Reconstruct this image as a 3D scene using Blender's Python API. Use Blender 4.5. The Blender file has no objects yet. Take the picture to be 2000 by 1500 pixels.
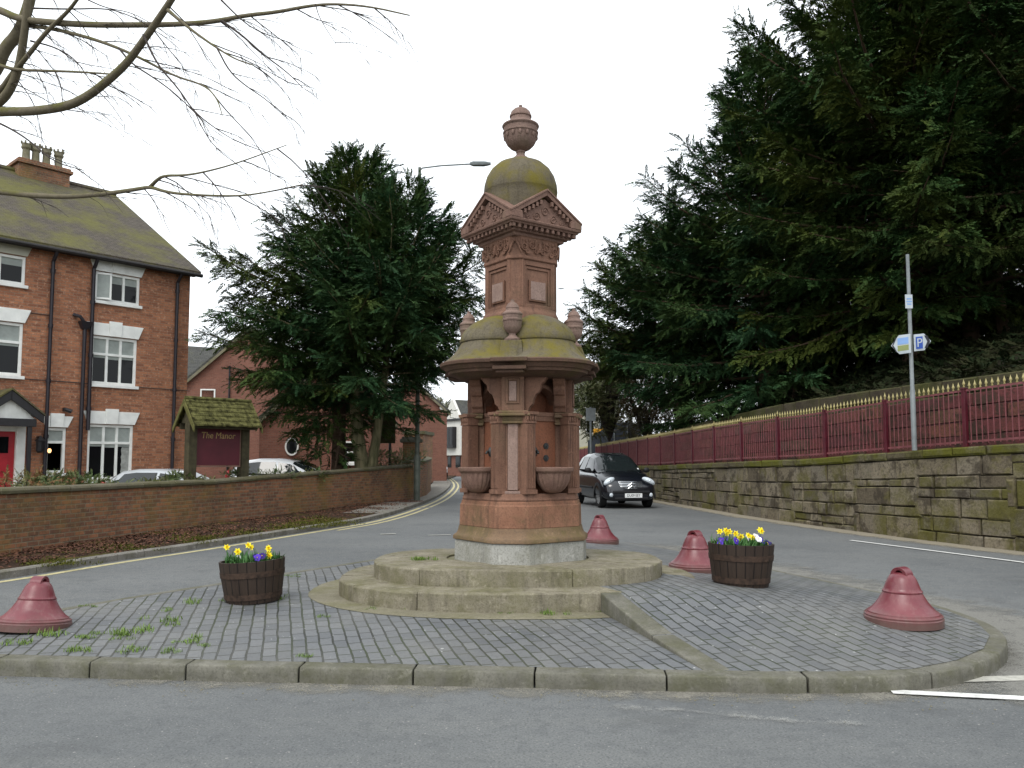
import bpy, bmesh, math, random
import numpy as np
from mathutils import Vector, Matrix
from math import sin, cos, pi, radians, atan, tan, sqrt, hypot, atan2

S = bpy.context.scene
COL = S.collection

# ------------------------------------------------------------------ camera
CAM_H, FPX, CY, PITCH = 1.5, 1600.0, 785.0, atan(.075)
cam = bpy.data.cameras.new('camera')
cam.sensor_width = 36.0
cam.lens = FPX / 2000 * 36.0
cam.shift_y = (CY - 750) / 2000.0
cam.clip_start, cam.clip_end = .05, 3000
cam_o = bpy.data.objects.new('camera', cam)
COL.objects.link(cam_o)
cam_o.location = (0, 0, CAM_H)
cam_o.rotation_euler = (pi / 2 + PITCH, 0, 0)
S.camera = cam_o

# ------------------------------------------------------------------ sky, sun, exposure
SUN_EL, SUN_AZ = radians(52), radians(205)     # azimuth clockwise from +Y: behind the viewer, a little to the left
w = bpy.data.worlds.new('World')
S.world = w
w.use_nodes = True
nt = w.node_tree
bg = nt.nodes['Background']
sky = nt.nodes.new('ShaderNodeTexSky')
sky.sky_type = 'NISHITA'
sky.sun_disc = False
sky.sun_elevation = SUN_EL
sky.sun_rotation = SUN_AZ
sky.air_density = 1.0
sky.dust_density = 3.0
hs = nt.nodes.new('ShaderNodeHueSaturation')
hs.inputs['Saturation'].default_value = .35
nt.links.new(sky.outputs[0], hs.inputs['Color'])
mx = nt.nodes.new('ShaderNodeMix')                # overcast: an even white cloud layer over most of the blue
mx.data_type = 'RGBA'
mx.inputs[0].default_value = .8
nt.links.new(hs.outputs[0], mx.inputs[6])
mx.inputs[7].default_value = (9.6, 10.1, 10.5, 1)
nt.links.new(mx.outputs[2], bg.inputs['Color'])
bg.inputs['Strength'].default_value = .1
sun = bpy.data.lights.new('sun', 'SUN')
sun.energy, sun.angle, sun.color = .9, radians(24), (1, .96, .9)
sun_o = bpy.data.objects.new('sun', sun)
COL.objects.link(sun_o)
sd = Vector((sin(SUN_AZ) * cos(SUN_EL), cos(SUN_AZ) * cos(SUN_EL), sin(SUN_EL)))
sun_o.rotation_euler = sd.to_track_quat('Z', 'Y').to_euler()
S.view_settings.view_transform = 'Standard'
S.view_settings.look = 'None'
S.view_settings.gamma = 1
S.view_settings.exposure = .84
S.cycles.max_bounces = 5
S.cycles.diffuse_bounces = 3
S.cycles.transparent_max_bounces = 8
S.cycles.caustics_reflective = False
S.cycles.caustics_refractive = False

# ------------------------------------------------------------------ helpers
def ray(px, py):
    v, u = CY - py, px - 1000.0
    return u, FPX * cos(PITCH) - v * sin(PITCH), FPX * sin(PITCH) + v * cos(PITCH)
def P(px, py, Y):                       # photo point at forward distance Y
    a, b, c = ray(px, py); t = Y / b
    return Vector((a * t, Y, CAM_H + c * t))
def gz(y):                              # ground rises gently up to 24 m and is level beyond
    return .012 * min(max(y - 6.0, 0), 18)
def GP(px, py, up=0.0):                 # photo point on the ground
    a, b, c = ray(px, py); Y = 5.0
    for _ in range(60):
        Y += .6 * ((gz(Y) + up - CAM_H) * b / c - Y)
    return Vector((a * Y / b, Y, gz(Y) + up))

def tag(o, label=None, cat=None, group=None, kind=None):
    if label: o['label'] = label
    if cat: o['category'] = cat
    if group: o['group'] = group
    if kind: o['kind'] = kind
    return o
def empty(name, loc=(0, 0, 0), rz=0, label=None, cat=None, group=None):
    o = bpy.data.objects.new(name, None)
    o.empty_display_size = .2
    COL.objects.link(o)
    o.location = loc
    o.rotation_euler = (0, 0, rz)
    return tag(o, label, cat, group)
def copy_tree(o, parent=None):
    c = o.copy(); COL.objects.link(c)
    if parent is not None: c.parent = parent
    for ch in [x for x in KIDS.get(o, [])]:
        d = copy_tree(ch, c)
        KIDS.setdefault(c, []).append(d)
    return c
KIDS = {}
def adopt(o, parent):
    if parent is not None:
        o.parent = parent
        KIDS.setdefault(parent, []).append(o)

class MB:                                # mesh builder: verts, faces, material index per face
    def __init__(s): s.v, s.f, s.mi = [], [], []
    def add(s, vs, fs, mi=0):
        b = len(s.v)
        s.v += [tuple(p) for p in vs]
        for f in fs:
            s.f.append(tuple(b + i for i in f)); s.mi.append(mi)
    def box(s, c, d, rz=0, mi=0, M=None):
        hx, hy, hz = d[0] / 2, d[1] / 2, d[2] / 2
        R = Matrix.Rotation(rz, 3, 'Z') if M is None else M
        vs = [Vector(c) + R @ Vector((x * hx, y * hy, z * hz)) for z in (-1, 1) for x, y in ((-1, -1), (1, -1), (1, 1), (-1, 1))]
        s.add(vs, [(3, 2, 1, 0), (4, 5, 6, 7), (0, 1, 5, 4), (1, 2, 6, 5), (2, 3, 7, 6), (3, 0, 4, 7)], mi)
    def bx(s, x0, x1, y0, y1, z0, z1, mi=0):
        s.box(((x0 + x1) / 2, (y0 + y1) / 2, (z0 + z1) / 2), (x1 - x0, y1 - y0, z1 - z0), 0, mi)
    def loft(s, rings, caps=True, mi=0, closed=True):
        n = len(rings[0]); vs = [p for r in rings for p in r]; fs = []
        m = n if closed else n - 1
        for i in range(len(rings) - 1):
            for j in range(m):
                k = (j + 1) % n
                fs.append((i * n + j, i * n + k, (i + 1) * n + k, (i + 1) * n + j))
        if caps and closed:
            fs.append(tuple(range(n - 1, -1, -1)))
            fs.append(tuple((len(rings) - 1) * n + j for j in range(n)))
        s.add(vs, fs, mi)
    def prism(s, poly, z0, z1, mi=0):
        s.loft([[(x, y, z0) for x, y in poly], [(x, y, z1) for x, y in poly]], True, mi)
    def extr(s, poly, origin, ax, ay, depth, mi=0):      # polygon in plane (ax, ay) pushed along ax x ay
        o, ax, ay = Vector(origin), Vector(ax), Vector(ay)
        nrm = ax.cross(ay).normalized() * depth
        r0 = [o + ax * a + ay * b for a, b in poly]
        s.loft([r0, [p + nrm for p in r0]], True, mi)
    def lathe(s, prof, seg=32, c=(0, 0, 0), mi=0, a0=0, a1=2 * pi, rib=0, ribn=16, ribz=None):
        full = abs(a1 - a0 - 2 * pi) < 1e-6
        n = seg if full else seg + 1
        rings = []
        for r, z in prof:
            ring = []
            for i in range(n):
                a = a0 + (a1 - a0) * i / seg
                rr = r
                if rib and (ribz is None or ribz[0] <= z <= ribz[1]): rr = r * (1 - rib * abs(sin(a * ribn / 2)) ** 3)
                ring.append((c[0] + rr * cos(a), c[1] + rr * sin(a), c[2] + z))
            rings.append(ring)
        s.loft(rings, full, mi, full)
    def tube(s, pts, rad, seg=6, mi=0, cap=True):
        pts = [Vector(p) for p in pts]
        if not hasattr(rad, '__len__'): rad = [rad] * len(pts)
        rings = []; up = Vector((0, 0, 1)); last = None
        for i, p in enumerate(pts):
            d = (pts[min(i + 1, len(pts) - 1)] - pts[max(i - 1, 0)])
            d = d.normalized() if d.length > 1e-9 else Vector((0, 0, 1))
            if last is None:
                a = d.cross(up if abs(d.z) < .9 else Vector((1, 0, 0))).normalized()
            else:
                a = (last - d * last.dot(d)).normalized()
            last = a; b = d.cross(a)
            rings.append([p + (a * cos(2 * pi * k / seg) + b * sin(2 * pi * k / seg)) * rad[i] for k in range(seg)])
        s.loft(rings, cap, mi)
    def ell(s, c, r, seg=16, ring=10, M=None, mi=0):
        rings = []
        for i in range(1, ring):
            t = pi * i / ring
            rg = []
            for k in range(seg):
                v = Vector((r[0] * sin(t) * cos(2 * pi * k / seg), r[1] * sin(t) * sin(2 * pi * k / seg), -r[2] * cos(t)))
                if M is not None: v = M @ v
                rg.append(Vector(c) + v)
            rings.append(rg)
        s.loft(rings, True, mi)
    def build(s, name, mats, parent=None, smooth=None, bevel=0, bseg=2, sub=0, label=None):
        me = bpy.data.meshes.new(name)
        me.from_pydata(s.v, [], s.f)
        for m in (mats if isinstance(mats, (list, tuple)) else [mats]): me.materials.append(m)
        if any(s.mi): me.polygons.foreach_set('material_index', s.mi)
        me.update()
        bm = bmesh.new(); bm.from_mesh(me)
        bmesh.ops.recalc_face_normals(bm, faces=bm.faces)
        bm.to_mesh(me); bm.free()
        boxuv(me)
        if smooth is not None:
            me.polygons.foreach_set('use_smooth', [True] * len(me.polygons))
            me.set_sharp_from_angle(angle=radians(smooth))
        o = bpy.data.objects.new(name, me)
        COL.objects.link(o)
        adopt(o, parent)
        if bevel:
            b = o.modifiers.new('bevel', 'BEVEL'); b.width = bevel; b.segments = bseg; b.limit_method = 'ANGLE'; b.angle_limit = radians(40)
            b.harden_normals = False
        if sub:
            b = o.modifiers.new('sub', 'SUBSURF'); b.levels = b.render_levels = sub
        if label: o['label'] = label
        return o
def boxuv(me):                           # UV in metres: u along the level direction of each face, v up its slope
    n = len(me.polygons)
    if not n: return
    uv = me.uv_layers.new(name='UVMap')
    co = np.empty(len(me.vertices) * 3); me.vertices.foreach_get('co', co); co = co.reshape(-1, 3)
    nr = np.empty(n * 3); me.polygons.foreach_get('normal', nr); nr = nr.reshape(-1, 3)
    lt = np.empty(n, int); me.polygons.foreach_get('loop_total', lt)
    lv = np.empty(len(me.loops), int); me.loops.foreach_get('vertex_index', lv)
    t = np.stack([-nr[:, 1], nr[:, 0], np.zeros(n)], 1)
    L = np.linalg.norm(t, axis=1); flat = L < .05
    t[flat] = (1, 0, 0); L[flat] = 1
    t /= L[:, None]
    b = np.cross(nr, t)
    T, B = np.repeat(t, lt, 0), np.repeat(b, lt, 0)
    p = co[lv]
    uv.data.foreach_set('uv', np.stack([(p * T).sum(1), (p * B).sum(1)], 1).ravel())
def npmesh(name, V, Q, mat, parent=None):
    me = bpy.data.meshes.new(name)
    k = Q.shape[1]
    me.vertices.add(len(V)); me.vertices.foreach_set('co', np.ascontiguousarray(V, dtype=np.float32).ravel())
    me.loops.add(Q.size); me.loops.foreach_set('vertex_index', np.ascontiguousarray(Q, dtype=np.int32).ravel())
    me.polygons.add(len(Q)); me.polygons.foreach_set('loop_start', np.arange(0, Q.size, k, dtype=np.int32))
    me.update(calc_edges=True)
    me.materials.append(mat)
    o = bpy.data.objects.new(name, me); COL.objects.link(o)
    adopt(o, parent)
    return o
def sheet(name, poly, up, mat, cell=0, zf=None):   # flat ground sheet following gz (or zf), cut where the slope changes
    bm = bmesh.new()
    bm.faces.new([bm.verts.new((x, y, 0)) for x, y in poly])
    xs, ys = [p[0] for p in poly], [p[1] for p in poly]
    cuts = [((0, 6, 0), (0, 1, 0)), ((0, 24, 0), (0, 1, 0))]
    if cell:
        a = min(xs)
        while a < max(xs): cuts.append(((a, 0, 0), (1, 0, 0))); a += cell
        a = min(ys)
        while a < max(ys): cuts.append(((0, a, 0), (0, 1, 0))); a += cell
    for co, no in cuts:
        bmesh.ops.bisect_plane(bm, geom=bm.verts[:] + bm.edges[:] + bm.faces[:], plane_co=co, plane_no=no, dist=1e-4)
    for v in bm.verts: v.co.z = (zf(v.co.x, v.co.y) if zf else gz(v.co.y)) + up
    bmesh.ops.triangulate(bm, faces=[f for f in bm.faces if len(f.verts) > 4])
    bmesh.ops.recalc_face_normals(bm, faces=bm.faces)
    for f in bm.faces:
        if f.normal.z < 0: f.normal_flip()
    me = bpy.data.meshes.new(name); bm.to_mesh(me); bm.free()
    me.materials.append(mat)
    boxuv(me)
    o = bpy.data.objects.new(name, me); COL.objects.link(o)
    return tag(o, kind='structure')
def resample(pts, step):
    out = [Vector(pts[0])]; 
    for a, b in zip(pts, pts[1:]):
        a, b = Vector(a), Vector(b); L = (b - a).length; n = max(1, int(round(L / step)))
        out += [a.lerp(b, i / n) for i in range(1, n + 1)]
    return out
def smoothline(pts, it=2):
    pts = [Vector(p) for p in pts]
    for _ in range(it):
        q = [pts[0]]
        for a, b in zip(pts, pts[1:]): q += [a.lerp(b, .25), a.lerp(b, .75)]
        pts = q + [pts[-1]]
    return pts
def offset(pts, d):                      # sideways offset of a path in plan (positive = to the right of travel)
    out = []
    for i, p in enumerate(pts):
        a, b = pts[max(i - 1, 0)], pts[min(i + 1, len(pts) - 1)]
        t = Vector((b[0] - a[0], b[1] - a[1])); t.normalize()
        out.append(Vector((p[0] + t.y * d, p[1] - t.x * d, p[2] if len(p) > 2 else 0)))
    return out
def sweep(mb, path, prof, mi=0, zfun=None):   # profile [(side offset, height)] along a path; heights from the path's z
    offs = {d: offset(path, d) for d in set(p[0] for p in prof)}
    rings = []
    for i in range(len(path)):
        rings.append([(offs[d][i].x, offs[d][i].y, (zfun(path[i]) if zfun else path[i].z) + h) for d, h in prof])
    mb.loft(rings, True, mi)
def ribbon(name, path, w0, w1, up, mat, kind='structure'):
    a, b = offset(path, w0), offset(path, w1)
    mb = MB()
    vs = []
    for p, q in zip(a, b): vs += [(p.x, p.y, gz(p.y) + up), (q.x, q.y, gz(q.y) + up)]
    mb.add(vs, [(2 * i, 2 * i + 1, 2 * i + 3, 2 * i + 2) for i in range(len(a) - 1)])
    o = mb.build(name, mat)
    av = o.data.uv_layers.new(name='Across')
    nl_ = 2 * len(a) - 1
    for lp_ in o.data.loops: av.data[lp_.index].uv = (lp_.vertex_index / nl_, lp_.vertex_index % 2)
    return tag(o, kind=kind)

# ------------------------------------------------------------------ materials
class NT:
    def __init__(s, name, rough=.7, spec=.3):
        s.m = bpy.data.materials.new(name); s.m.use_nodes = True
        s.t = s.m.node_tree; s.b = s.t.nodes['Principled BSDF']
        s.b.inputs['Roughness'].default_value = rough
        s.b.inputs['Specular IOR Level'].default_value = spec
        s.tc = s.t.nodes.new('ShaderNodeTexCoord')
        s.obj, s.uv = s.tc.outputs['Object'], s.tc.outputs['UV']
        s.geo = s.t.nodes.new('ShaderNodeNewGeometry')
        s.pos, s.nor, s.rnd = s.geo.outputs['Position'], s.geo.outputs['Normal'], s.geo.outputs['Random Per Island']
    def nd(s, t, **k):
        n = s.t.nodes.new(t)
        for a, b in k.items(): setattr(n, a, b)
        return n
    def put(s, sock, v):
        if isinstance(v, bpy.types.NodeSocket): s.t.links.new(v, sock)
        elif isinstance(v, (tuple, list)) and sock.type == 'RGBA' and len(v) == 3: sock.default_value = (*v, 1)
        else: sock.default_value = v
    def noise(s, sc, det=4, ro=.55, vec=None, dist=0):
        n = s.nd('ShaderNodeTexNoise')
        s.put(n.inputs['Vector'], s.obj if vec is None else vec)
        n.inputs['Scale'].default_value = sc; n.inputs['Detail'].default_value = det
        n.inputs['Roughness'].default_value = ro; n.inputs['Distortion'].default_value = dist
        return n.outputs['Fac']
    def vor(s, sc, vec=None, out='Distance', feat='F1'):
        n = s.nd('ShaderNodeTexVoronoi', feature=feat)
        s.put(n.inputs['Vector'], s.obj if vec is None else vec); n.inputs['Scale'].default_value = sc
        return n.outputs[out]
    def ramp(s, fac, stops):
        n = s.nd('ShaderNodeValToRGB'); e = n.color_ramp.elements
        while len(e) < len(stops): e.new(.5)
        for el, (p, c) in zip(e, stops):
            el.position = p; el.color = (c, c, c, 1) if not hasattr(c, '__len__') else (*c, 1)
        s.put(n.inputs[0], fac)
        return n.outputs[0]
    def mix(s, fac, a, b, mode='MIX'):
        n = s.nd('ShaderNodeMix', data_type='RGBA', blend_type=mode)
        s.put(n.inputs[0], fac); s.put(n.inputs[6], a); s.put(n.inputs[7], b)
        return n.outputs[2]
    def math(s, op, a, b=0.0):
        n = s.nd('ShaderNodeMath', operation=op)
        s.put(n.inputs[0], a); s.put(n.inputs[1], b)
        return n.outputs[0]
    def sep(s, v, ax):
        n = s.nd('ShaderNodeSeparateXYZ'); s.put(n.inputs[0], v); return n.outputs[ax]
    def mapv(s, v, sc=(1, 1, 1), rot=(0, 0, 0), loc=(0, 0, 0)):
        n = s.nd('ShaderNodeMapping'); s.put(n.inputs[0], v)
        n.inputs['Scale'].default_value = sc; n.inputs['Rotation'].default_value = rot; n.inputs['Location'].default_value = loc
        return n.outputs[0]
    def warp(s, v, sc, amt):
        n = s.nd('ShaderNodeTexNoise'); s.put(n.inputs['Vector'], v); n.inputs['Scale'].default_value = sc; n.inputs['Detail'].default_value = 2
        m = s.nd('ShaderNodeVectorMath', operation='SUBTRACT'); s.put(m.inputs[0], n.outputs['Color']); m.inputs[1].default_value = (.5, .5, .5)
        k = s.nd('ShaderNodeVectorMath', operation='SCALE'); s.put(k.inputs[0], m.outputs[0]); k.inputs['Scale'].default_value = amt
        a = s.nd('ShaderNodeVectorMath', operation='ADD'); s.put(a.inputs[0], v); s.put(a.inputs[1], k.outputs[0])
        return a.outputs[0]
    def bump(s, h, st=.4, d=.01):
        n = s.nd('ShaderNodeBump'); n.inputs['Strength'].default_value = st; n.inputs['Distance'].default_value = d
        s.put(n.inputs['Height'], h); s.t.links.new(n.outputs[0], s.b.inputs['Normal'])
    def col(s, c): s.put(s.b.inputs['Base Color'], c); return s
    def rough(s, v): s.put(s.b.inputs['Roughness'], v)
    def brick(s, vec, c1, c2, mo, bw=.225, bh=.075, ms=.008, bias=0.0, off=.5, smooth=.2):
        n = s.nd('ShaderNodeTexBrick'); n.offset = off
        s.put(n.inputs['Vector'], vec); s.put(n.inputs['Color1'], c1); s.put(n.inputs['Color2'], c2); s.put(n.inputs['Mortar'], mo)
        n.inputs['Scale'].default_value = 1; n.inputs['Mortar Size'].default_value = ms; n.inputs['Mortar Smooth'].default_value = smooth
        n.inputs['Bias'].default_value = bias; n.inputs['Brick Width'].default_value = bw; n.inputs['Row Height'].default_value = bh
        return n.outputs['Color'], n.outputs['Fac']

def plain(name, c, rough=.6, spec=.3, var=.25, sc=8, metal=0):
    t = NT(name, rough, spec)
    n = t.noise(sc, 5)
    t.col(t.mix(t.ramp(n, [(.3, 0), (.7, 1)]), tuple(x * (1 - var) for x in c), tuple(x * (1 + var) for x in c)))
    t.b.inputs['Metallic'].default_value = metal
    t.bump(t.noise(sc * 6, 3), .12, .004)
    return t.m
MAT = {}
def make_materials():
    # asphalt
    t = NT('asphalt', .85, .25)
    big = t.noise(.35, 4, .6, t.pos); fine = t.noise(70, 2, .7, t.pos); mid = t.noise(9, 5, .65, t.pos)
    streak = t.noise(1.0, 5, .6, t.mapv(t.pos, (.25, 2.2, 1)))
    c = t.mix(t.ramp(big, [(.35, 0), (.65, 1)]), (.114, .120, .122), (.158, .164, .163))
    c = t.mix(t.math('MULTIPLY', t.ramp(streak, [(.45, 0), (.7, 1)]), .45), c, (.165, .168, .16))
    c = t.mix(t.ramp(mid, [(.35, .35), (.5, 0)]), c, (.075, .08, .085))
    c = t.mix(t.ramp(fine, [(.38, .55), (.5, 0)]), c, (.05, .052, .054))
    c = t.mix(t.ramp(t.noise(55, 2, .6, t.mapv(t.pos, loc=(3, 7, 0))), [(.62, 0), (.72, .7)]), c, (.27, .265, .25))
    ck = t.vor(.55, t.warp(t.pos, 1.6, .5), 'Distance', 'DISTANCE_TO_EDGE')
    ckm = t.math('MULTIPLY', t.ramp(ck, [(.0, 1), (.012, 0)]), t.ramp(t.noise(.5, 3, .6, t.mapv(t.pos, loc=(4, 4, 0))), [(.62, 0), (.72, .25)]))
    c = t.mix(ckm, c, (.035, .036, .037))
    c = t.mix(t.ramp(t.noise(1.3, 6, .72, t.mapv(t.pos, loc=(8, 3, 0))), [(.56, 0), (.66, .4)]), c, (.075, .078, .08))
    c = t.mix(t.ramp(t.noise(34, 1, .5, t.mapv(t.pos, loc=(2, 5, 0))), [(.755, 0), (.765, .7)]), c, (.36, .35, .33))
    t.col(c); t.bump(fine, .5, .006); MAT['asphalt'] = t.m
    # loose dust and grit lying on the road: see-through where thin
    def dust(name, col, thr, keep=None):
        t = NT(name, .95, .1)
        n = t.noise(3.2, 6, .7, t.pos); f = t.noise(85, 2, .7, t.pos)
        t.col(t.mix(t.ramp(f, [(.35, 0), (.6, 1)]), tuple(x * .72 for x in col), col))
        u = t.nd('ShaderNodeUVMap'); u.uv_map = 'Across'; v = t.sep(u.outputs[0], 1)
        edge = t.ramp(v, keep or [(0, .9), (.25, .75), (1, 0)])
        edge = t.math('MULTIPLY', edge, t.ramp(t.sep(u.outputs[0], 0), [(0, 0), (.14, 1), (.86, 1), (1, 0)]))
        mixd = t.math('ADD', t.math('MULTIPLY', n, .7), t.math('MULTIPLY', f, .3))
        a = t.ramp(t.math('ADD', mixd, t.math('MULTIPLY', t.math('SUBTRACT', edge, .5), .42)), [(thr - .02, 0), (thr + .2, .9)])
        t.put(t.b.inputs['Alpha'], a); return t.m
    MAT['dust'] = dust('road_dust', (.24, .228, .195), .50)
    MAT['dust_thick'] = dust('gutter_dust', (.31, .275, .21), .36, [(0, 1), (.5, .8), (1, .1)])
    MAT['pale_dust'] = dust('pale_road_dust', (.225, .22, .20), .42, [(0, .5), (.3, 1), (1, 0)])
    MAT['chalk'] = dust('chalk_scuff', (.34, .34, .32), .67, [(0, .0), (.5, 1), (1, .0)])
    # paint lines
    def paint(name, col):
        t = NT(name, .7, .3)
        t.col(t.mix(t.ramp(t.noise(14, 5, .7, t.pos), [(.4, 0), (.7, 1)]), col, tuple(x * .62 for x in col)))
        t.put(t.b.inputs['Alpha'], t.ramp(t.noise(22, 5, .75, t.pos), [(.3, 0), (.38, 1)])); return t.m
    MAT['white_line'] = paint('white_line', (.72, .72, .69))
    MAT['worn_line'] = paint('worn_line', (.45, .44, .39))
    MAT['yellow_line'] = paint('yellow_line', (.52, .46, .25))
    # blue brick paving
    t = NT('paving', .62, .4)
    v = t.warp(t.warp(t.mapv(t.pos, rot=(0, 0, -(pi / 2 + radians(15.7)))), 2.2, .03), 9, .012)
    c, fac = t.brick(v, (.097, .103, .110), (.145, .150, .155), (.018, .020, .013), .212, .104, .0085, 0, .5, .3)
    n = t.noise(1.1, 5, .6, t.pos); f = t.noise(40, 3, .7, t.pos)
    c = t.mix(t.ramp(n, [(.4, 0), (.75, .55)]), c, (.19, .185, .165))
    c = t.mix(t.ramp(f, [(.35, .35), (.55, 0)]), c, (.07, .072, .075))
    c = t.mix(t.math('MULTIPLY', t.ramp(t.noise(1.6, 4, .6, t.pos), [(.45, 0), (.62, 1)]), t.math('MULTIPLY', fac, .7)), c, (.035, .048, .014))
    c = t.mix(t.ramp(t.noise(26, 1, .5, t.mapv(t.pos, loc=(9, 2, 0))), [(.765, 0), (.775, .8)]), c, (.5, .5, .48))
    t.col(c)
    t.bump(t.math('ADD', t.math('MULTIPLY', fac, -1), t.math('MULTIPLY', t.noise(9, 4, .6, t.pos), .5)), .75, .012)
    MAT['paving'] = t.m
    # concrete kerb
    def stone(name, ca, cb, moss=(.10, .10, .035), mossamt=.5, sc=3, rough=.85, mossth=.5, dark=(.06, .055, .045), bd=.01, upmoss=0, st=.35):
        t = NT(name, rough, .2)
        n = t.noise(sc, 6, .65, t.pos); f = t.noise(60, 3, .7, t.pos)
        c = t.mix(t.ramp(n, [(.3, 0), (.7, 1)]), ca, cb)
        c = t.mix(t.ramp(f, [(.36, .4), (.52, 0)]), c, dark)
        m = t.ramp(t.noise(sc * .9, 6, .7, t.mapv(t.pos, loc=(5, 1, 3))), [(mossth - .06, 0), (mossth + .14, mossamt)])
        if upmoss:
            up = t.ramp(t.sep(t.nor, 2), [(.1, .12), (.75, 1)])
            m = t.math('MULTIPLY', m, up)
        c = t.mix(m, c, moss)
        sn = t.noise(4, 5, .65, t.mapv(t.pos, (3, 3, .35)))
        c = t.mix(t.ramp(sn, [(.52, 0), (.72, st)]), c, dark)
        c = t.mix(t.ramp(t.noise(13, 5, .7, t.mapv(t.pos, loc=(1, 9, 4))), [(.58, 0), (.68, .4)]), c, tuple(min(1, x * 1.45) for x in cb))
        t.col(c)
        t.bump(t.math('ADD', t.math('MULTIPLY', n, .6), t.math('MULTIPLY', f, .4)), .5, bd)
        return t.m
    MAT['kerb'] = stone('kerb_stone', (.105, .102, .083), (.185, .178, .148), (.075, .075, .036), .6, 4)
    MAT['kerb_far'] = stone('kerb_grey', (.15, .14, .125), (.25, .235, .21), (.08, .075, .04), .5, 3)
    MAT['step'] = stone('step_stone', (.17, .152, .11), (.265, .24, .18), (.115, .108, .052), .75, 3.2, dark=(.055, .047, .034), st=.6, bd=.02)
    MAT['apron'] = stone('apron_concrete', (.165, .15, .105), (.235, .215, .155), (.12, .115, .045), .6, 2.2)
    MAT['slab'] = stone('plinth_slab', (.27, .27, .245), (.38, .375, .345), (.12, .115, .065), .45, 2.5)
    MAT['terracotta'] = stone('terracotta', (.155, .082, .055), (.232, .126, .086), (.10, .076, .045), .6, 1.9, .75, .58, (.055, .033, .027), .009, st=.6)
    MAT['niche'] = stone('niche_terracotta', (.215, .085, .048), (.29, .12, .068), (.10, .08, .045), .5, 1.9, .75, .62, (.055, .033, .027), .009, st=.5)
    MAT['terra_base'] = stone('terracotta_base', (.20, .094, .058), (.29, .150, .095), (.10, .082, .04), .85, 1.9, .8, .53, (.06, .04, .028), .009, st=.65)
    MAT['terra_mould'] = stone('terracotta_moulding', (.16, .10, .062), (.225, .15, .092), (.115, .092, .036), .8, 2.5, .8, .48)
    MAT['brownstone'] = stone('brown_stone', (.165, .098, .076), (.235, .145, .112), (.11, .09, .05), .5, 3, .8, .58, (.065, .036, .03))
    MAT['urn'] = stone('urn_stone', (.175, .115, .095), (.25, .172, .142), (.10, .09, .05), .45, 4, .75, .55, (.075, .05, .042))
    MAT['granite'] = stone('pink_granite', (.225, .15, .122), (.30, .21, .175), (.15, .115, .075), .3, 9, .55, .6, (.11, .07, .06))
    MAT['moss_roof'] = stone('mossy_stone', (.150, .130, .088), (.098, .082, .058), (.140, .117, .022), .95, 3.2, .9, .50, (.045, .038, .026), .018, st=.6)
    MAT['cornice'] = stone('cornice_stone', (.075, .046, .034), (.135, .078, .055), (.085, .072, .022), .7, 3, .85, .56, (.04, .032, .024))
    MAT['bronze'] = plain('dark_bronze', (.05, .055, .055), .5, .5, .4, 20, .3)
    # cast iron bells
    t = NT('maroon_paint', .34, .5)
    n = t.noise(3, 5, .65); st = t.noise(5, 4, .6, t.mapv(t.obj, (4, 4, .6)))
    c = t.mix(t.ramp(n, [(.3, 0), (.7, 1)]), (.125, .020, .029), (.18, .042, .05))
    c = t.mix(t.ramp(st, [(.5, 0), (.75, .5)]), c, (.24, .11, .105))
    c = t.mix(t.ramp(t.noise(19, 5, .75, t.pos), [(.62, 0), (.68, .75)]), c, (.085, .03, .02))
    c = t.mix(t.ramp(t.noise(6, 6, .75, t.mapv(t.pos, loc=(3, 1, 5))), [(.55, 0), (.72, .55)]), c, (.20, .115, .105))
    zz = t.math('ADD', t.sep(t.obj, 2), t.math('MULTIPLY', t.math('SUBTRACT', t.noise(7, 5, .7), .5), .22))
    c = t.mix(t.ramp(zz, [(.0, .75), (.12, 0)]), c, (.11, .075, .06))
    t.col(c); t.rough(t.ramp(n, [(.3, .28), (.7, .5)])); t.bump(t.noise(25, 3), .12, .004); MAT['maroon'] = t.m
    t = NT('barrel_wood', .65, .3)
    g = t.noise(6, 5, .6, t.mapv(t.obj, (9, 9, .5)))
    an = t.math('FRACT', t.math('MULTIPLY', t.math('ARCTAN2', t.sep(t.obj, 1), t.sep(t.obj, 0)), 22 / (2 * pi)))
    gr = t.ramp(t.math('ABSOLUTE', t.math('SUBTRACT', an, .5)), [(.42, 0), (.49, 1)])
    sv = t.noise(3.5, 1, .5, t.mapv(t.obj, (1, 1, .05)))
    c = t.mix(g, (.013, .008, .006), (.046, .030, .021)); c = t.mix(t.ramp(sv, [(.35, 0), (.65, .5)]), c, (.055, .037, .026))
    t.col(t.mix(gr, c, (.004, .003, .003))); t.bump(t.math('SUBTRACT', g, t.math('MULTIPLY', gr, 2)), .5, .008); MAT['barrel'] = t.m
    MAT['hoop'] = plain('hoop_iron', (.040, .024, .016), .7, .3, .6, 20)
    MAT['soil'] = plain('soil', (.03, .02, .013), .95, .1, .5, 30)
    # brickwork
    def bricks(name, a, b, mo, moss=None, mossth=.55, mossamt=.8, stain=(.05, .04, .03), stamt=.5, ms=.009, bd=.012, pale=None, wet=0):
        t = NT(name, .85, .2)
        v = t.warp(t.uv, 6, .008)
        c, fac = t.brick(v, a, b, mo, .225, .075, ms, 0, .5, .3)
        vv = t.nd('ShaderNodeCombineXYZ'); t.put(vv.inputs[0], t.sep(t.uv, 0)); t.put(vv.inputs[1], t.sep(t.uv, 1))
        n = t.noise(.7, 6, .65, t.pos); f = t.noise(11, 4, .7, t.pos)
        c = t.mix(t.ramp(f, [(.3, .55), (.5, 0)]), c, stain)
        c = t.mix(t.ramp(n, [(.45, 0), (.7, stamt)]), c, stain)
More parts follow.
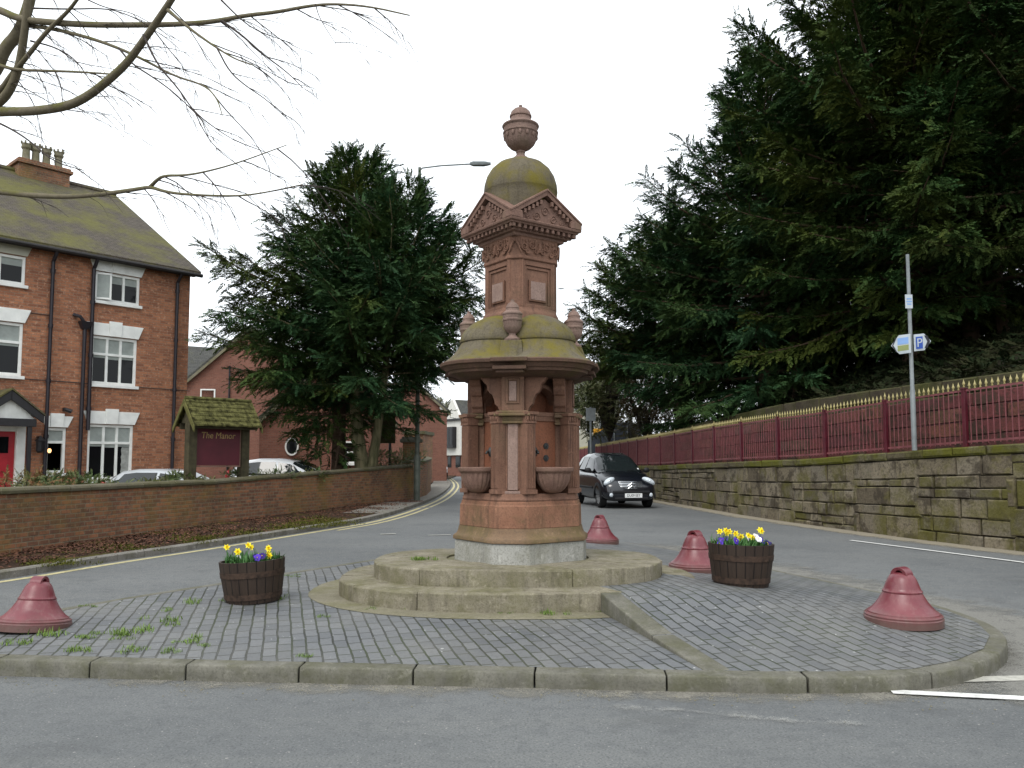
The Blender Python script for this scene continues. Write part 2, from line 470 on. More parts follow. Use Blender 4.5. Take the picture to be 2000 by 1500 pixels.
        if pale: c = t.mix(t.ramp(t.noise(16, 3, .6, t.mapv(t.pos, loc=(2, 8, 4))), [(.58, 0), (.66, .7)]), c, pale)
        if moss: c = t.mix(t.ramp(t.noise(.55, 7, .68, t.mapv(t.pos, loc=(4, 2, 9))), [(mossth - .05, 0), (mossth + .16, mossamt)]), c, moss)
        t.col(c); t.bump(t.math('ADD', t.math('MULTIPLY', fac, -1), t.math('MULTIPLY', f, .6)), .6, bd)
        return t.m
    MAT['house_brick'] = bricks('house_brick', (.44, .185, .097), (.22, .09, .054), (.27, .18, .125), None, stain=(.17, .075, .045), stamt=.35, pale=(.50, .29, .19))
    MAT['far_brick'] = bricks('red_brick', (.25, .108, .075), (.19, .08, .057), (.19, .13, .105), None, stain=(.13, .06, .045), stamt=.4)
    MAT['wall_brick'] = bricks('old_wall_brick', (.34, .145, .075), (.16, .08, .052), (.22, .175, .12), (.21, .15, .035), .565, .75, (.06, .046, .033), .65, .011, .02, pale=(.30, .17, .10))
    MAT['coping'] = stone('wall_coping', (.085, .077, .05), (.14, .125, .085), (.075, .072, .026), .7, 2, .9, .48)
    # rubble stones: every stone is its own island
    def rubble(name, stops, moss, mossth, mossamt, topmoss=0):
        t = NT(name, .9, .15)
        c = t.ramp(t.rnd, stops)
        n = t.noise(2.6, 6, .7, t.pos); f = t.noise(24, 4, .7, t.pos)
        c = t.mix(t.ramp(f, [(.3, .6), (.55, 0)]), c, (.035, .03, .022))
        c = t.mix(t.ramp(n, [(.50, 0), (.58, .8)]), c, (.045, .036, .026))
        c = t.mix(t.ramp(t.noise(1.7, 6, .7, t.mapv(t.pos, loc=(7, 5, 2))), [(.60, 0), (.70, .4)]), c, tuple(min(1, x * 2.4) for x in moss))
        m = t.ramp(t.math('ADD', t.noise(.9, 7, .72, t.mapv(t.pos, loc=(3, 3, 1))), t.math('MULTIPLY', t.math('SUBTRACT', t.rnd, .5), .16)), [(mossth - .06, 0), (mossth + .1, mossamt)])
        if topmoss: m = t.math('MAXIMUM', m, t.math('MULTIPLY', t.ramp(t.sep(t.nor, 2), [(.2, 0), (.7, 1)]), topmoss))
        c = t.mix(m, c, t.mix(f, moss, tuple(x * 1.9 for x in moss)))
        t.col(c); t.bump(t.math('ADD', n, t.math('MULTIPLY', f, .6)), .8, .03)
        return t.m
    MAT['rubble'] = rubble('sandstone_rubble', [(0, (.11, .09, .062)), (.3, (.19, .16, .11)), (.5, (.145, .128, .10)), (.75, (.225, .19, .135)), (1, (.09, .08, .064))], (.062, .057, .012), .545, .8)
    MAT['rubble_top'] = rubble('mossy_coping_stone', [(0, (.10, .085, .05)), (.7, (.13, .115, .075)), (1, (.17, .15, .11))], (.060, .060, .008), .46, .95, .45)
    MAT['joint'] = plain('wall_joint', (.028, .024, .018), .95, .1, .4, 15)
    MAT['red_block'] = rubble('maroon_block', [(0, (.12, .040, .042)), (.35, (.16, .052, .050)), (.65, (.10, .040, .044)), (.9, (.18, .075, .055)), (1, (.13, .085, .077))], (.035, .03, .016), .6, .6)
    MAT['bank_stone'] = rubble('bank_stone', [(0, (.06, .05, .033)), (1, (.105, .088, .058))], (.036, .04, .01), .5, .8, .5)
    # roofs
    def tiles(name, ca, cb, moss, th, amt, bw=.17, bh=.11):
        t = NT(name, .9, .2)
        c, fac = t.brick(t.warp(t.uv, 5, .02), ca, cb, tuple(x * .35 for x in ca), bw, bh, .008, 0, .5, .4)
        n = t.noise(.5, 6, .7, t.mapv(t.pos, (1.4, 1.4, .5))); f = t.noise(9, 4, .7, t.pos)
        c = t.mix(t.ramp(f, [(.3, .5), (.55, 0)]), c, tuple(x * .45 for x in ca))
        c = t.mix(t.ramp(n, [(th - .08, 0), (th + .12, amt)]), c, t.mix(f, tuple(x * .6 for x in moss), tuple(x * 1.4 for x in moss)))
        t.col(c)
        saw = t.math('FRACT', t.math('DIVIDE', t.sep(t.uv, 1), bh))
        t.bump(t.math('ADD', t.math('MULTIPLY', saw, -.8), t.math('MULTIPLY', f, .8)), .8, .03); return t.m
    MAT['tiles'] = tiles('old_roof_tiles', (.068, .057, .045), (.098, .083, .066), (.105, .10, .024), .50, .85)
    MAT['slates'] = tiles('roof_slates', (.06, .06, .057), (.085, .085, .078), (.066, .07, .022), .56, .6, .3, .2)
    MAT['sign_tiles'] = plain('mossy_sign_tile', (.075, .072, .026), .95, .1, .8, 9)
    MAT['white'] = plain('white_paint', (.76, .77, .74), .5, .4, .09, 5)
    MAT['offwhite'] = plain('off_white_render', (.66, .65, .6), .8, .2, .08, 3)
    MAT['cream'] = plain('cream_render', (.45, .44, .36), .8, .2, .1, 3)
    MAT['blackpaint'] = plain('black_paint', (.014, .013, .015), .45, .4, .3, 8)
    MAT['pipe'] = plain('pipe_iron', (.018, .015, .02), .45, .4, .3, 8)
    MAT['reddoor'] = plain('red_gloss', (.36, .012, .022), .35, .5, .15, 4)
    MAT['gutterdark'] = plain('gutter_iron', (.02, .018, .018), .5, .3, .3, 6)
    t = NT('window_glass', .04, .22); t.col((.006, .007, .008))
    t.bump(t.noise(1.3, 2), .06, .03); MAT['glass'] = t.m
    MAT['blind'] = plain('window_blind', (.30, .33, .31), .6, .4, .15, 6)
    MAT['curtain'] = plain('curtain', (.30, .31, .29), .8, .1, .25, 10)
    MAT['interior'] = plain('dark_interior', (.02, .017, .015), .9, .1)
    t = NT('lit_bulb'); t.put(t.b.inputs['Emission Color'], (1, .5, .2)); t.b.inputs['Emission Strength'].default_value = 1.6; t.col((1, .7, .4)); MAT['bulb'] = t.m
    # wood, metal, misc
    MAT['oldwood'] = plain('weathered_oak', (.055, .048, .028), .85, .2, .35, 7)
    MAT['greenwood'] = plain('algae_wood', (.105, .10, .035), .9, .15, .35, 7)
    MAT['signred'] = plain('maroon_board', (.085, .010, .018), .5, .4, .15, 4)
    MAT['gold'] = plain('gold_paint', (.36, .305, .13), .5, .4, .12, 12)
    MAT['goldletter'] = plain('gold_lettering', (.38, .26, .10), .5, .4, .2, 12)
    MAT['railred'] = plain('railing_paint', (.075, .009, .017), .38, .5, .3, 8)
    MAT['railbar'] = plain('pale_railing_paint', (.17, .055, .06), .5, .4, .3, 8)  # panel bars: a paler, pinker red than the posts
    MAT['palejoint'] = plain('pale_mortar', (.15, .085, .08), .95, .1, .3, 15)
    MAT['galv'] = plain('galvanised_steel', (.19, .21, .215), .55, .5, .18, 6, .2)
    MAT['polegreen'] = plain('pole_grey_green', (.085, .095, .075), .6, .4, .4, 4)
    MAT['notice'] = plain('brown_board', (.05, .042, .02), .75, .2, .3, 4)
    MAT['signwhite'] = plain('sign_white', (.45, .50, .53), .45, .4, .05, 4)
    MAT['signblue'] = plain('sign_blue', (.02, .075, .36), .4, .4, .1, 4)
    MAT['signpale'] = plain('sign_pale_blue', (.20, .34, .62), .4, .4, .08, 4)
    MAT['signolive'] = plain('sign_olive', (.22, .25, .09), .4, .4, .1, 4)
    MAT['signblack'] = plain('sign_black', (.012, .013, .02), .4, .4, .1, 4)
    MAT['signyellow'] = plain('sign_yellow', (.62, .30, .015), .5, .4, .15, 4)
    MAT['hoard'] = plain('blue_grey_hoarding', (.035, .042, .055), .7, .3, .2, 3)
    # car
    def carpaint(name, c, r=.22):
        t = NT(name, r, .5); t.col(c); t.b.inputs['Coat Weight'].default_value = .6; t.b.inputs['Coat Roughness'].default_value = .05
        return t.m
    MAT['carblack'] = carpaint('black_car_paint', (.006, .007, .011))
    MAT['carwhite'] = carpaint('white_car_paint', (.62, .64, .66))
    MAT['carsilver'] = carpaint('silver_car_paint', (.42, .45, .47))
    t = NT('car_glass', .03, .6); t.col((.012, .016, .017)); MAT['carglass'] = t.m
    MAT['chrome'] = plain('chrome', (.6, .62, .64), .18, .5, .05, 5, .9)
    t = NT('lamp_lens', .12, .6); t.col((.55, .6, .64)); MAT['lens'] = t.m
    MAT['rubber'] = plain('tyre_rubber', (.012, .012, .012), .8, .2)
    MAT['alloy'] = plain('alloy_rim', (.35, .36, .37), .35, .5, .1, 6, .6)
    MAT['plate'] = plain('plate_white', (.72, .73, .72), .5, .4, .03)
    MAT['trim'] = plain('black_trim', (.012, .012, .013), .6, .3)
    MAT['taxgreen'] = plain('sticker_green', (.10, .35, .25), .5, .3)
    # plants
    def leaf(name, a, b, c3=None, rough=.65, sc=.5, spec=.25):
        t = NT(name, rough, spec)
        n = t.noise(sc, 4, .6, t.pos)
        k = t.mix(t.rnd, a, b)
        if c3: k = t.mix(t.ramp(n, [(.42, 0), (.62, .8)]), k, c3)
        t.col(k); return t.m
    MAT['yew_dark'] = leaf('yew_needles_dark', (.008, .024, .007), (.026, .056, .016), (.042, .052, .012), .7, .45, .08)
    MAT['yew_blue'] = leaf('yew_needles_blue', (.011, .034, .014), (.034, .080, .032), (.046, .078, .02), .7, .5, .1)
    MAT['yew_mid'] = leaf('yew_needles_green', (.011, .033, .010), (.036, .078, .022), (.066, .080, .014), .7, .45, .1)
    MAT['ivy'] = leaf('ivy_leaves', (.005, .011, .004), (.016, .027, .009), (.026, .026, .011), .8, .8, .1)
    MAT['bush'] = leaf('bush_leaves', (.06, .085, .03), (.13, .15, .055), (.10, .10, .05), .7, .6)
    MAT['brownbush'] = leaf('brown_twigs', (.085, .06, .035), (.15, .11, .065), (.07, .085, .03), .8, .8)
    MAT['greywood'] = leaf('bare_wood_far', (.10, .10, .07), (.17, .165, .12), (.11, .12, .06), .9, .05)
    MAT['shrub'] = leaf('shrub_leaves', (.035, .07, .022), (.10, .14, .045), (.13, .12, .035), .6, 2)
    MAT['redshrub'] = leaf('red_shrub_leaves', (.05, .07, .025), (.13, .13, .045), (.23, .08, .025), .6, 4)
    MAT['blade'] = leaf('grass_blades', (.07, .13, .018), (.17, .25, .05), None, .6)
    MAT['plantleaf'] = leaf('flower_leaves', (.03, .10, .025), (.09, .20, .06), None, .5)
    MAT['litter'] = leaf('fallen_leaves', (.045, .02, .012), (.17, .078, .045), (.10, .042, .026), .85, 3)
    MAT['mosspatch'] = leaf('moss', (.045, .05, .007), (.10, .098, .013), None, .95)
    MAT['stem'] = plain('flower_stem', (.07, .16, .04), .6)
    MAT['yellow'] = plain('yellow_petal', (.82, .70, .03), .6, .2, .12, 30)
    MAT['orange'] = plain('yellow_trumpet', (.85, .62, .01), .6, .2, .12, 30)
    MAT['purple'] = plain('purple_petal', (.085, .035, .40), .6, .2, .45, 30)
    MAT['darkpurple'] = plain('dark_purple_petal', (.030, .016, .13), .6, .2, .4, 30)
    MAT['whitepetal'] = plain('white_petal', (.75, .72, .75), .6, .2, .08, 30)
    t = NT('yew_bark', .9, .15)
    g = t.noise(3, 6, .65, t.mapv(t.pos, (3, 3, .5)))
    t.col(t.mix(g, (.035, .022, .015), (.12, .08, .055))); t.bump(g, .9, .03); MAT['bark'] = t.m
    t = NT('ivy_bark', .9, .15)
    g = t.noise(3, 6, .65, t.mapv(t.pos, (3, 3, .5)))
    t.col(t.mix(t.ramp(g, [(.35, 0), (.65, 1)]), (.06, .06, .03), (.19, .165, .095))); t.bump(g, .9, .03); MAT['bark2'] = t.m
    t = NT('mossy_bark', .9, .15)
    n = t.noise(2.2, 5, .65, t.pos); g = t.noise(18, 4, .6, t.pos)
    c = t.mix(g, (.10, .085, .055), (.20, .175, .125))
    c = t.mix(t.ramp(t.math('ADD', n, t.math('MULTIPLY', t.sep(t.nor, 2), .14)), [(.50, 0), (.64, .7)]), c, (.105, .105, .022))
    t.col(c); t.bump(g, .6, .01); MAT['mossbark'] = t.m
    MAT['twig'] = plain('twig_bark', (.055, .045, .04), .85, .15, .3, 4)
    # ground covers
    t = NT('leaf_soil', .95, .1)
    n = t.noise(1.2, 6, .7, t.pos); f = t.noise(26, 4, .7, t.pos)
    c = t.mix(f, (.022, .014, .010), (.065, .038, .025))
    c = t.mix(t.ramp(n, [(.52, 0), (.62, .8)]), c, (.085, .08, .015)); t.col(c); t.bump(f, .8, .02); MAT['verge'] = t.m
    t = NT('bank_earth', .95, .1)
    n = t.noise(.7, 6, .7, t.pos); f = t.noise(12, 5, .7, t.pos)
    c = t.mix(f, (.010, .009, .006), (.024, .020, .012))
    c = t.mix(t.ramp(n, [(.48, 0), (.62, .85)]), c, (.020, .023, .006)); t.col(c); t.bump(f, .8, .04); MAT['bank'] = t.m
    MAT['ground'] = plain('field_ground', (.09, .085, .05), .95, .1, .3, .2)
    MAT['yard'] = plain('yard_gravel', (.17, .155, .125), .95, .1, .25, 3)
    MAT['hill'] = plain('hill_ground', (.09, .095, .06), .95, .1, .3, .05)
make_materials()
# ================================================================== SETTING
R0 = random.Random(7)
mb = MB(); mb.add([(-900, -900, -.06), (900, -900, -.06), (900, 1400, -.06), (-900, 1400, -.06)], [(0, 1, 2, 3)])
# the ground reaches the horizon just under the road's level, stepping up with it
mb = MB()
for y0, y1 in ((-400, 6), (6, 24), (24, 1500)):
    za, zb = gz(y0) - .05, gz(y1) - .05
    mb.add([(-900, y0, za), (900, y0, za), (900, y1, zb), (-900, y1, zb)], [(0, 1, 2, 3)])
tag(mb.build('ground', MAT['ground']), kind='structure')

KERB_L = smoothline([(-11, 2.0), (-8.3, 6.8), (-6.4, 10.2), (-5.9, 11.9), (-5.1, 13.8), (-4.1, 16.7), (-3.17, 19.5), (-2.72, 25.8), (-2.9, 36), (-3.7, 51), (-6.2, 76), (-10, 95)], 2)
WALL_L = [Vector(p) for p in ((-13.5, 1.0, 0), (-10.2, 6.4, 0), (-7.55, 12.1, 0), (-7.0, 14.9, 0), (-6.35, 17.6, 0), (-5.26, 21.4, 0), (-3.34, 27.4, 0))]
WALL_R = smoothline([(15.5, 1.0), (11.2, 7.2), (8.2, 13.1), (7.4, 15.2), (6.45, 18.5), (5.7, 21.9), (5.0, 28.5), (4.4, 40), (4.0, 56), (3.0, 75)], 2)
sheet('road', [(p.x, p.y) for p in offset(KERB_L, -.3)] + [(p.x, p.y) for p in reversed(WALL_R)] + [(15.5, -6), (-11, -6)], 0, MAT['asphalt'])
sheet('far_road', [(-60, 76), (-10, 74), (3.2, 70), (40, 82), (40, 92), (-60, 92)], .006, MAT['asphalt'])
# island outline (road edge of the kerb), counter-clockwise from the left tip
ISL = [(-5.0, 6.06), (-4.0, 5.96), (-2.0, 5.77), (0, 5.61), (1.0, 5.52), (1.75, 5.47), (2.25, 5.47), (2.75, 5.55), (3.2, 5.78), (3.6, 6.12), (3.9, 6.55),
       (4.05, 7.0), (4.05, 7.45), (3.98, 7.95), (3.82, 8.6), (3.3, 10.2), (2.6, 12.6), (1.85, 14.0), (1.3, 14.9), (.8, 15.3), (.4, 15.0), (-.7, 13.3), (-2.0, 11.35), (-3.23, 9.27), (-4.18, 7.66)]
def iz(x, y): return .107 + .03 * min(max(y - 5.6, 0), 2.4)
KA, KB = Vector((1.30, 5.60)), Vector((.80, 7.52))             # foot and head of the sloping kerb
def smst(a, b, x): t = min(max((x - a) / (b - a), 0), 1); return t * t * (3 - 2 * t)
def edge_d(x, y):
    d = 9
    for i in range(len(ISL)):
        ax, ay = ISL[i]; bx, by = ISL[(i + 1) % len(ISL)]
        L = hypot(bx - ax, by - ay); d = min(d, ((bx - ax) * (y - ay) - (by - ay) * (x - ax)) / L)
    return d
def izr(x, y):                                                  # raised right-hand part
    d = max(edge_d(x, y), 0)
    k = KA.x + (KB.x - KA.x) * (y - KA.y) / (KB.y - KA.y)
    return iz(x, y) + .165 * min(max((y - 5.66) / 1.85, 0), 1) * min(1, d / 2.0) * smst(-1.0, .4, x - max(k, -.2) + (.6 if y < 8.4 else 0))
def shrink(poly, d):
    out = []
    n = len(poly)
    for i in range(n):
        p, q, r = Vector(poly[i - 1]), Vector(poly[i]), Vector(poly[(i + 1) % n])
        t = (r - p).normalized(); out.append((q.x - t.y * d, q.y + t.x * d))
    return out
INN = shrink(ISL, .13)
def cutpoly(poly, pt, nrm):                                     # keep the side opposite to nrm
    out = []
    for i in range(len(poly)):
        a, b = Vector(poly[i]), Vector(poly[(i + 1) % len(poly)])
        da, db = (a - pt).dot(nrm), (b - pt).dot(nrm)
        if da <= 0: out.append(tuple(a))
        if da * db < 0: out.append(tuple(a.lerp(b, da / (da - db))))
    return out
kd = (KB - KA).normalized(); kn = Vector((kd.y, -kd.x))         # kn points right
sheet('paving', cutpoly(INN, KA, kn), 0, MAT['paving'], .3, lambda x, y: iz(x, y))
sheet('paving', cutpoly(INN, KA + kn * .01, -kn), .002, MAT['paving'], .2, izr)
# kerb stones round the island
kerb = MB()
ring = [Vector((x, y, 0)) for x, y in ISL]
front = [p for p in ring[:6]]
breaks = [-5.0, -4.45, -3.66, -2.96, -2.26, -1.46, -.67, .15, 1.02, 1.93]
def isl_y(x):
    for (a, b), (c, d) in zip(ISL[:8], ISL[1:9]):
        if a <= x <= c: return b + (d - b) * (x - a) / (c - a)
def kerb_piece(path, h=.107):
    path = [Vector((p[0], p[1], 0)) for p in path]
    sweep(kerb, path, [(0, -.3), (.002, .05), (0, h - .014), (-.010, h - .002), (-.145, h + .004), (-.145, -.3)], 0, lambda p: iz(p.x, p.y) - .107)
for a, b in zip(breaks, breaks[1:]):
    n = 4; xs = [a + .006 + (b - a - .012) * i / n for i in range(n + 1)]
    kerb_piece([(x, isl_y(x)) for x in xs])
curve = smoothline([Vector((1.94, isl_y(1.94), 0))] + ring[6:21], 2)
acc = []; L = 0; seg = []
for p, q in zip(curve, curve[1:]):
    if not seg: seg = [p]
    seg.append(q); L += (q - p).length
    if L > .85 or q is curve[-1]:
        s2 = [x.copy() for x in seg]
        s2[0] = s2[0].lerp(s2[1], .06); s2[-1] = s2[-1].lerp(s2[-2], .06)
        kerb_piece(s2); seg = []; L = 0
back = [Vector(p) for p in ((.8, 15.3, 0), (.4, 15.0, 0), (-.7, 13.3, 0), (-2.0, 11.35, 0), (-3.23, 9.27, 0), (-4.18, 7.66, 0), (-5.0, 6.06, 0))]
bk = resample(back, .9)
for p, q in zip(bk, bk[1:]): kerb_piece([p.lerp(q, .01), p.lerp(q, .99)])
tag(kerb.build('kerb', MAT['kerb'], smooth=40, bevel=.006), kind='structure')
# sloping kerb that retains the raised paving
k2 = MB()
for t0, t1 in ((0, .44), (.45, 1.0)):
    p, q = KA + (KB - KA) * t0, KA + (KB - KA) * t1
    zs = [izr(*(x + kn * .25)) + .004 for x in (p, q)]; zs[0] = max(zs[0], iz(p.x, p.y) + .005)
    a, b, c, d = p, p + kn * .185, q + kn * .185, q
    k2.loft([[(a.x, a.y, .02), (b.x, b.y, .02), (b.x, b.y, zs[0]), (a.x, a.y, zs[0])], [(d.x, d.y, .02), (c.x, c.y, .02), (c.x, c.y, zs[1]), (d.x, d.y, zs[1])]])
tag(k2.build('sloping_kerb', MAT['kerb'], bevel=.012), kind='structure')
# dust along the gutters, chalk scuffs
ribbon('road_dust', smoothline([(p.x, p.y, 0) for p in ring[:14]] + [Vector((3.82, 8.6, 0)), Vector((3.3, 10.2, 0)), Vector((2.6, 12.6, 0)), Vector((1.85, 14.0, 0))], 1), .0, .42, .004, MAT['dust'])
ribbon('road_dust', smoothline([Vector((3.0, 5.3, 0)), Vector((3.75, 5.75, 0)), Vector((4.45, 6.6, 0)), Vector((4.5, 7.6, 0)), Vector((4.2, 8.7, 0)), Vector((3.6, 10.4, 0)), Vector((2.9, 12.6, 0)), Vector((2.0, 14.6, 0))], 2), -.45, 1.1, .008, MAT['pale_dust'])
ribbon('gutter_dust', [Vector((p.x, p.y, 0)) for p in WALL_R], 0, -.62, .004, MAT['dust_thick'])
ribbon('chalk_scuff', [Vector((.4, 5.25, 0)), Vector((1.0, 5.1, 0)), Vector((1.6, 4.9, 0)), Vector((2.1, 4.8, 0))], -.3, .3, .008, MAT['chalk'])
# verge and its kerb
sheet('verge', [(p.x, p.y) for p in KERB_L] + [(-6, 95), (-4.1, 41)] + [(p.x, p.y) for p in reversed(WALL_L)], .085, MAT['verge'])
kl = MB()
kk = resample([Vector((p.x, p.y, gz(p.y))) for p in KERB_L], .9)
for p, q in zip(kk, kk[1:]):
    sweep(kl, [p.lerp(q, .008), p.lerp(q, .992)], [(0, -.1), (0, .085), (-.02, .1), (-.15, .1), (-.15, -.1)])
tag(kl.build('verge_kerb', MAT['kerb_far'], smooth=40), kind='structure')
ribbon('footpath', [Vector((p.x, p.y, 0)) for p in KERB_L if p.y > 20.5], -.16, -1.1, .093, MAT['kerb_far'])
ribbon('yellow_line', [Vector((p.x, p.y, 0)) for p in KERB_L if p.y < 80], .15, .26, .004, MAT['yellow_line'])
ribbon('yellow_line', [Vector((p.x, p.y, 0)) for p in KERB_L if 17 < p.y < 80], .40, .49, .004, MAT['yellow_line'])
def stripe(px, py, qx, qy, wd, m):
    a, b = GP(px, py), GP(qx, qy); a.z = b.z = 0
    ribbon('white_line' if m == 'white_line' else 'worn_line', resample([a, b], .8), 0, wd, .012, MAT[m])
stripe(1745, 1358, 2060, 1374, -.10, 'white_line')
stripe(1850, 1336, 2060, 1331, -.13, 'worn_line')
stripe(1665, 1056, 2040, 1104, .09, 'white_line')
stripe(742, 1044, 772, 1043, .09, 'worn_line'); stripe(835, 1046, 880, 1045, .07, 'worn_line')
# yard behind the left wall
sheet('yard', [(p.x - .2, p.y) for p in WALL_L[1:]] + [(-4.2, 41), (-40, 70), (-60, 30), (-30, 5)], .02, MAT['yard'])

# ================================================================== STEPS
def superell(a, b, n, k, cx=.06, cy=8.8, a0=0, a1=2 * pi):
    out = []
    for i in range(k + 1):
        t = a0 + (a1 - a0) * i / k; c, s = cos(t), sin(t)
        out.append((cx + a * math.copysign(abs(c) ** (2 / n), c), cy + b * math.copysign(abs(s) ** (2 / n), s)))
    return out
steps = empty('stone_steps', (0, 0, 0), 0, 'two low oval tiers of buff sandstone steps around the foot of the drinking fountain', 'steps')
def tier(a, b, ai, bi, z0, z1, brk, seed):
    m = MB(); rr = random.Random(seed)
    for t0, t1 in zip(brk, brk[1:]):
        k = max(4, int((t1 - t0) * 10)); g = .0035 / a
        o = superell(a, b, 2.5, k, a0=t0 + g, a1=t1 - g); i = superell(ai, bi, 2.5, k, a0=t0 + g, a1=t1 - g)
        j = [rr.uniform(-.006, .006) for _ in range(k + 1)]
        dz = rr.uniform(-.006, .006)
        rings = []
        for p, q, e in zip(o, i, j):
            v = Vector((p[0] - .06, p[1] - 8.8)).normalized() * e
            rings.append([(q[0], q[1], z0 - .1), (p[0] + v.x, p[1] + v.y, z0 - .1), (p[0] + v.x * 1.5, p[1] + v.y * 1.5, z1 - .012 + dz + e * .4), (p[0] - v.x - .012 * (p[0] - .06) / a, p[1] - v.y + .012, z1 + dz + e * .4), (q[0], q[1], z1 + .012)])
        m.loft(rings)
    return m.build('step', MAT['step'], steps, smooth=50, bevel=.012, bseg=2)
dg = radians
tier(1.84, 1.35, 1.3, .85, .17, .335, [dg(x) for x in (-175, -146, -115, -64, -20, 25, 70, 115, 150, 184)], 1)
tier(1.50, 1.03, .75, .5, .335, .498, [dg(x) for x in (-160, -124, -75, -38, -8, 30, 75, 120, 160, 199)], 2)
m = MB(); m.prism([(x, y) for x, y in superell(.95, .72, 2.5, 40)][:-1], .3, .492); m.build('paved_top', MAT['apron'], steps)
sheet('apron', cutpoly(superell(2.16, 1.62, 2.3, 48)[:-1], KA - kn * .004, kn), .004, MAT['apron'], .3, lambda x, y: iz(x, y))

# ================================================================== DRINKING FOUNTAIN
FX, FY, FZ = .095, 8.8, .50
fo = empty('drinking_fountain', (FX, FY, FZ), radians(36), 'tall ornate red sandstone drinking fountain with mossy domes and a crowning urn', 'drinking fountain')
def octa(A, B):                          # square with its corners cut: face distance A, corner distance B
    h = B * sqrt(2) - A
    return [(h, -A), (A, -h), (A, h), (h, A), (-h, A), (-A, h), (-A, -h), (-h, -A)]
def octloft(m, lv):
    m.loft([[(x, y, z) for x, y in octa(A, B)] for A, B, z in lv])
m = MB(); octloft(m, [(.612, .682, -.02), (.608, .678, .205)]); m.build('plinth_slab', MAT['slab'], fo, bevel=.008)
m = MB(); octloft(m, [(.60, .67, .205), (.625, .695, .212), (.628, .698, .245), (.612, .682, .262), (.59, .66, .275), (.578, .645, .31), (.57, .636, .352)])
m.build('base_moulding', MAT['terra_mould'], fo, smooth=50)
m = MB(); octloft(m, [(.567, .632, .352), (.562, .627, .57), (.55, .615, .585), (.545, .61, .618)]); m.build('plinth', MAT['terra_base'], fo, bevel=.006)
m = MB(); octloft(m, [(.535, .60, .618), (.54, .605, .635), (.53, .595, .66), (.525, .59, .694)]); m.build('plinth_cap', MAT['terracotta'], fo, bevel=.004)
m = MB(); octloft(m, [(.335, .47, .69), (.335, .47, 1.45), (.19, .40, 1.452), (.19, .40, 1.95)]); m.build('core', MAT['niche'], fo, bevel=.004)
D4 = [Matrix.Rotation(k * pi / 2, 3, 'Z') for k in range(4)]
def bxr(m, R, x0, x1, y0, y1, z0, z1, mi=0):
    m.box(R @ Vector(((x0 + x1) / 2, (y0 + y1) / 2, (z0 + z1) / 2)), (x1 - x0, y1 - y0, z1 - z0), M=R, mi=mi)
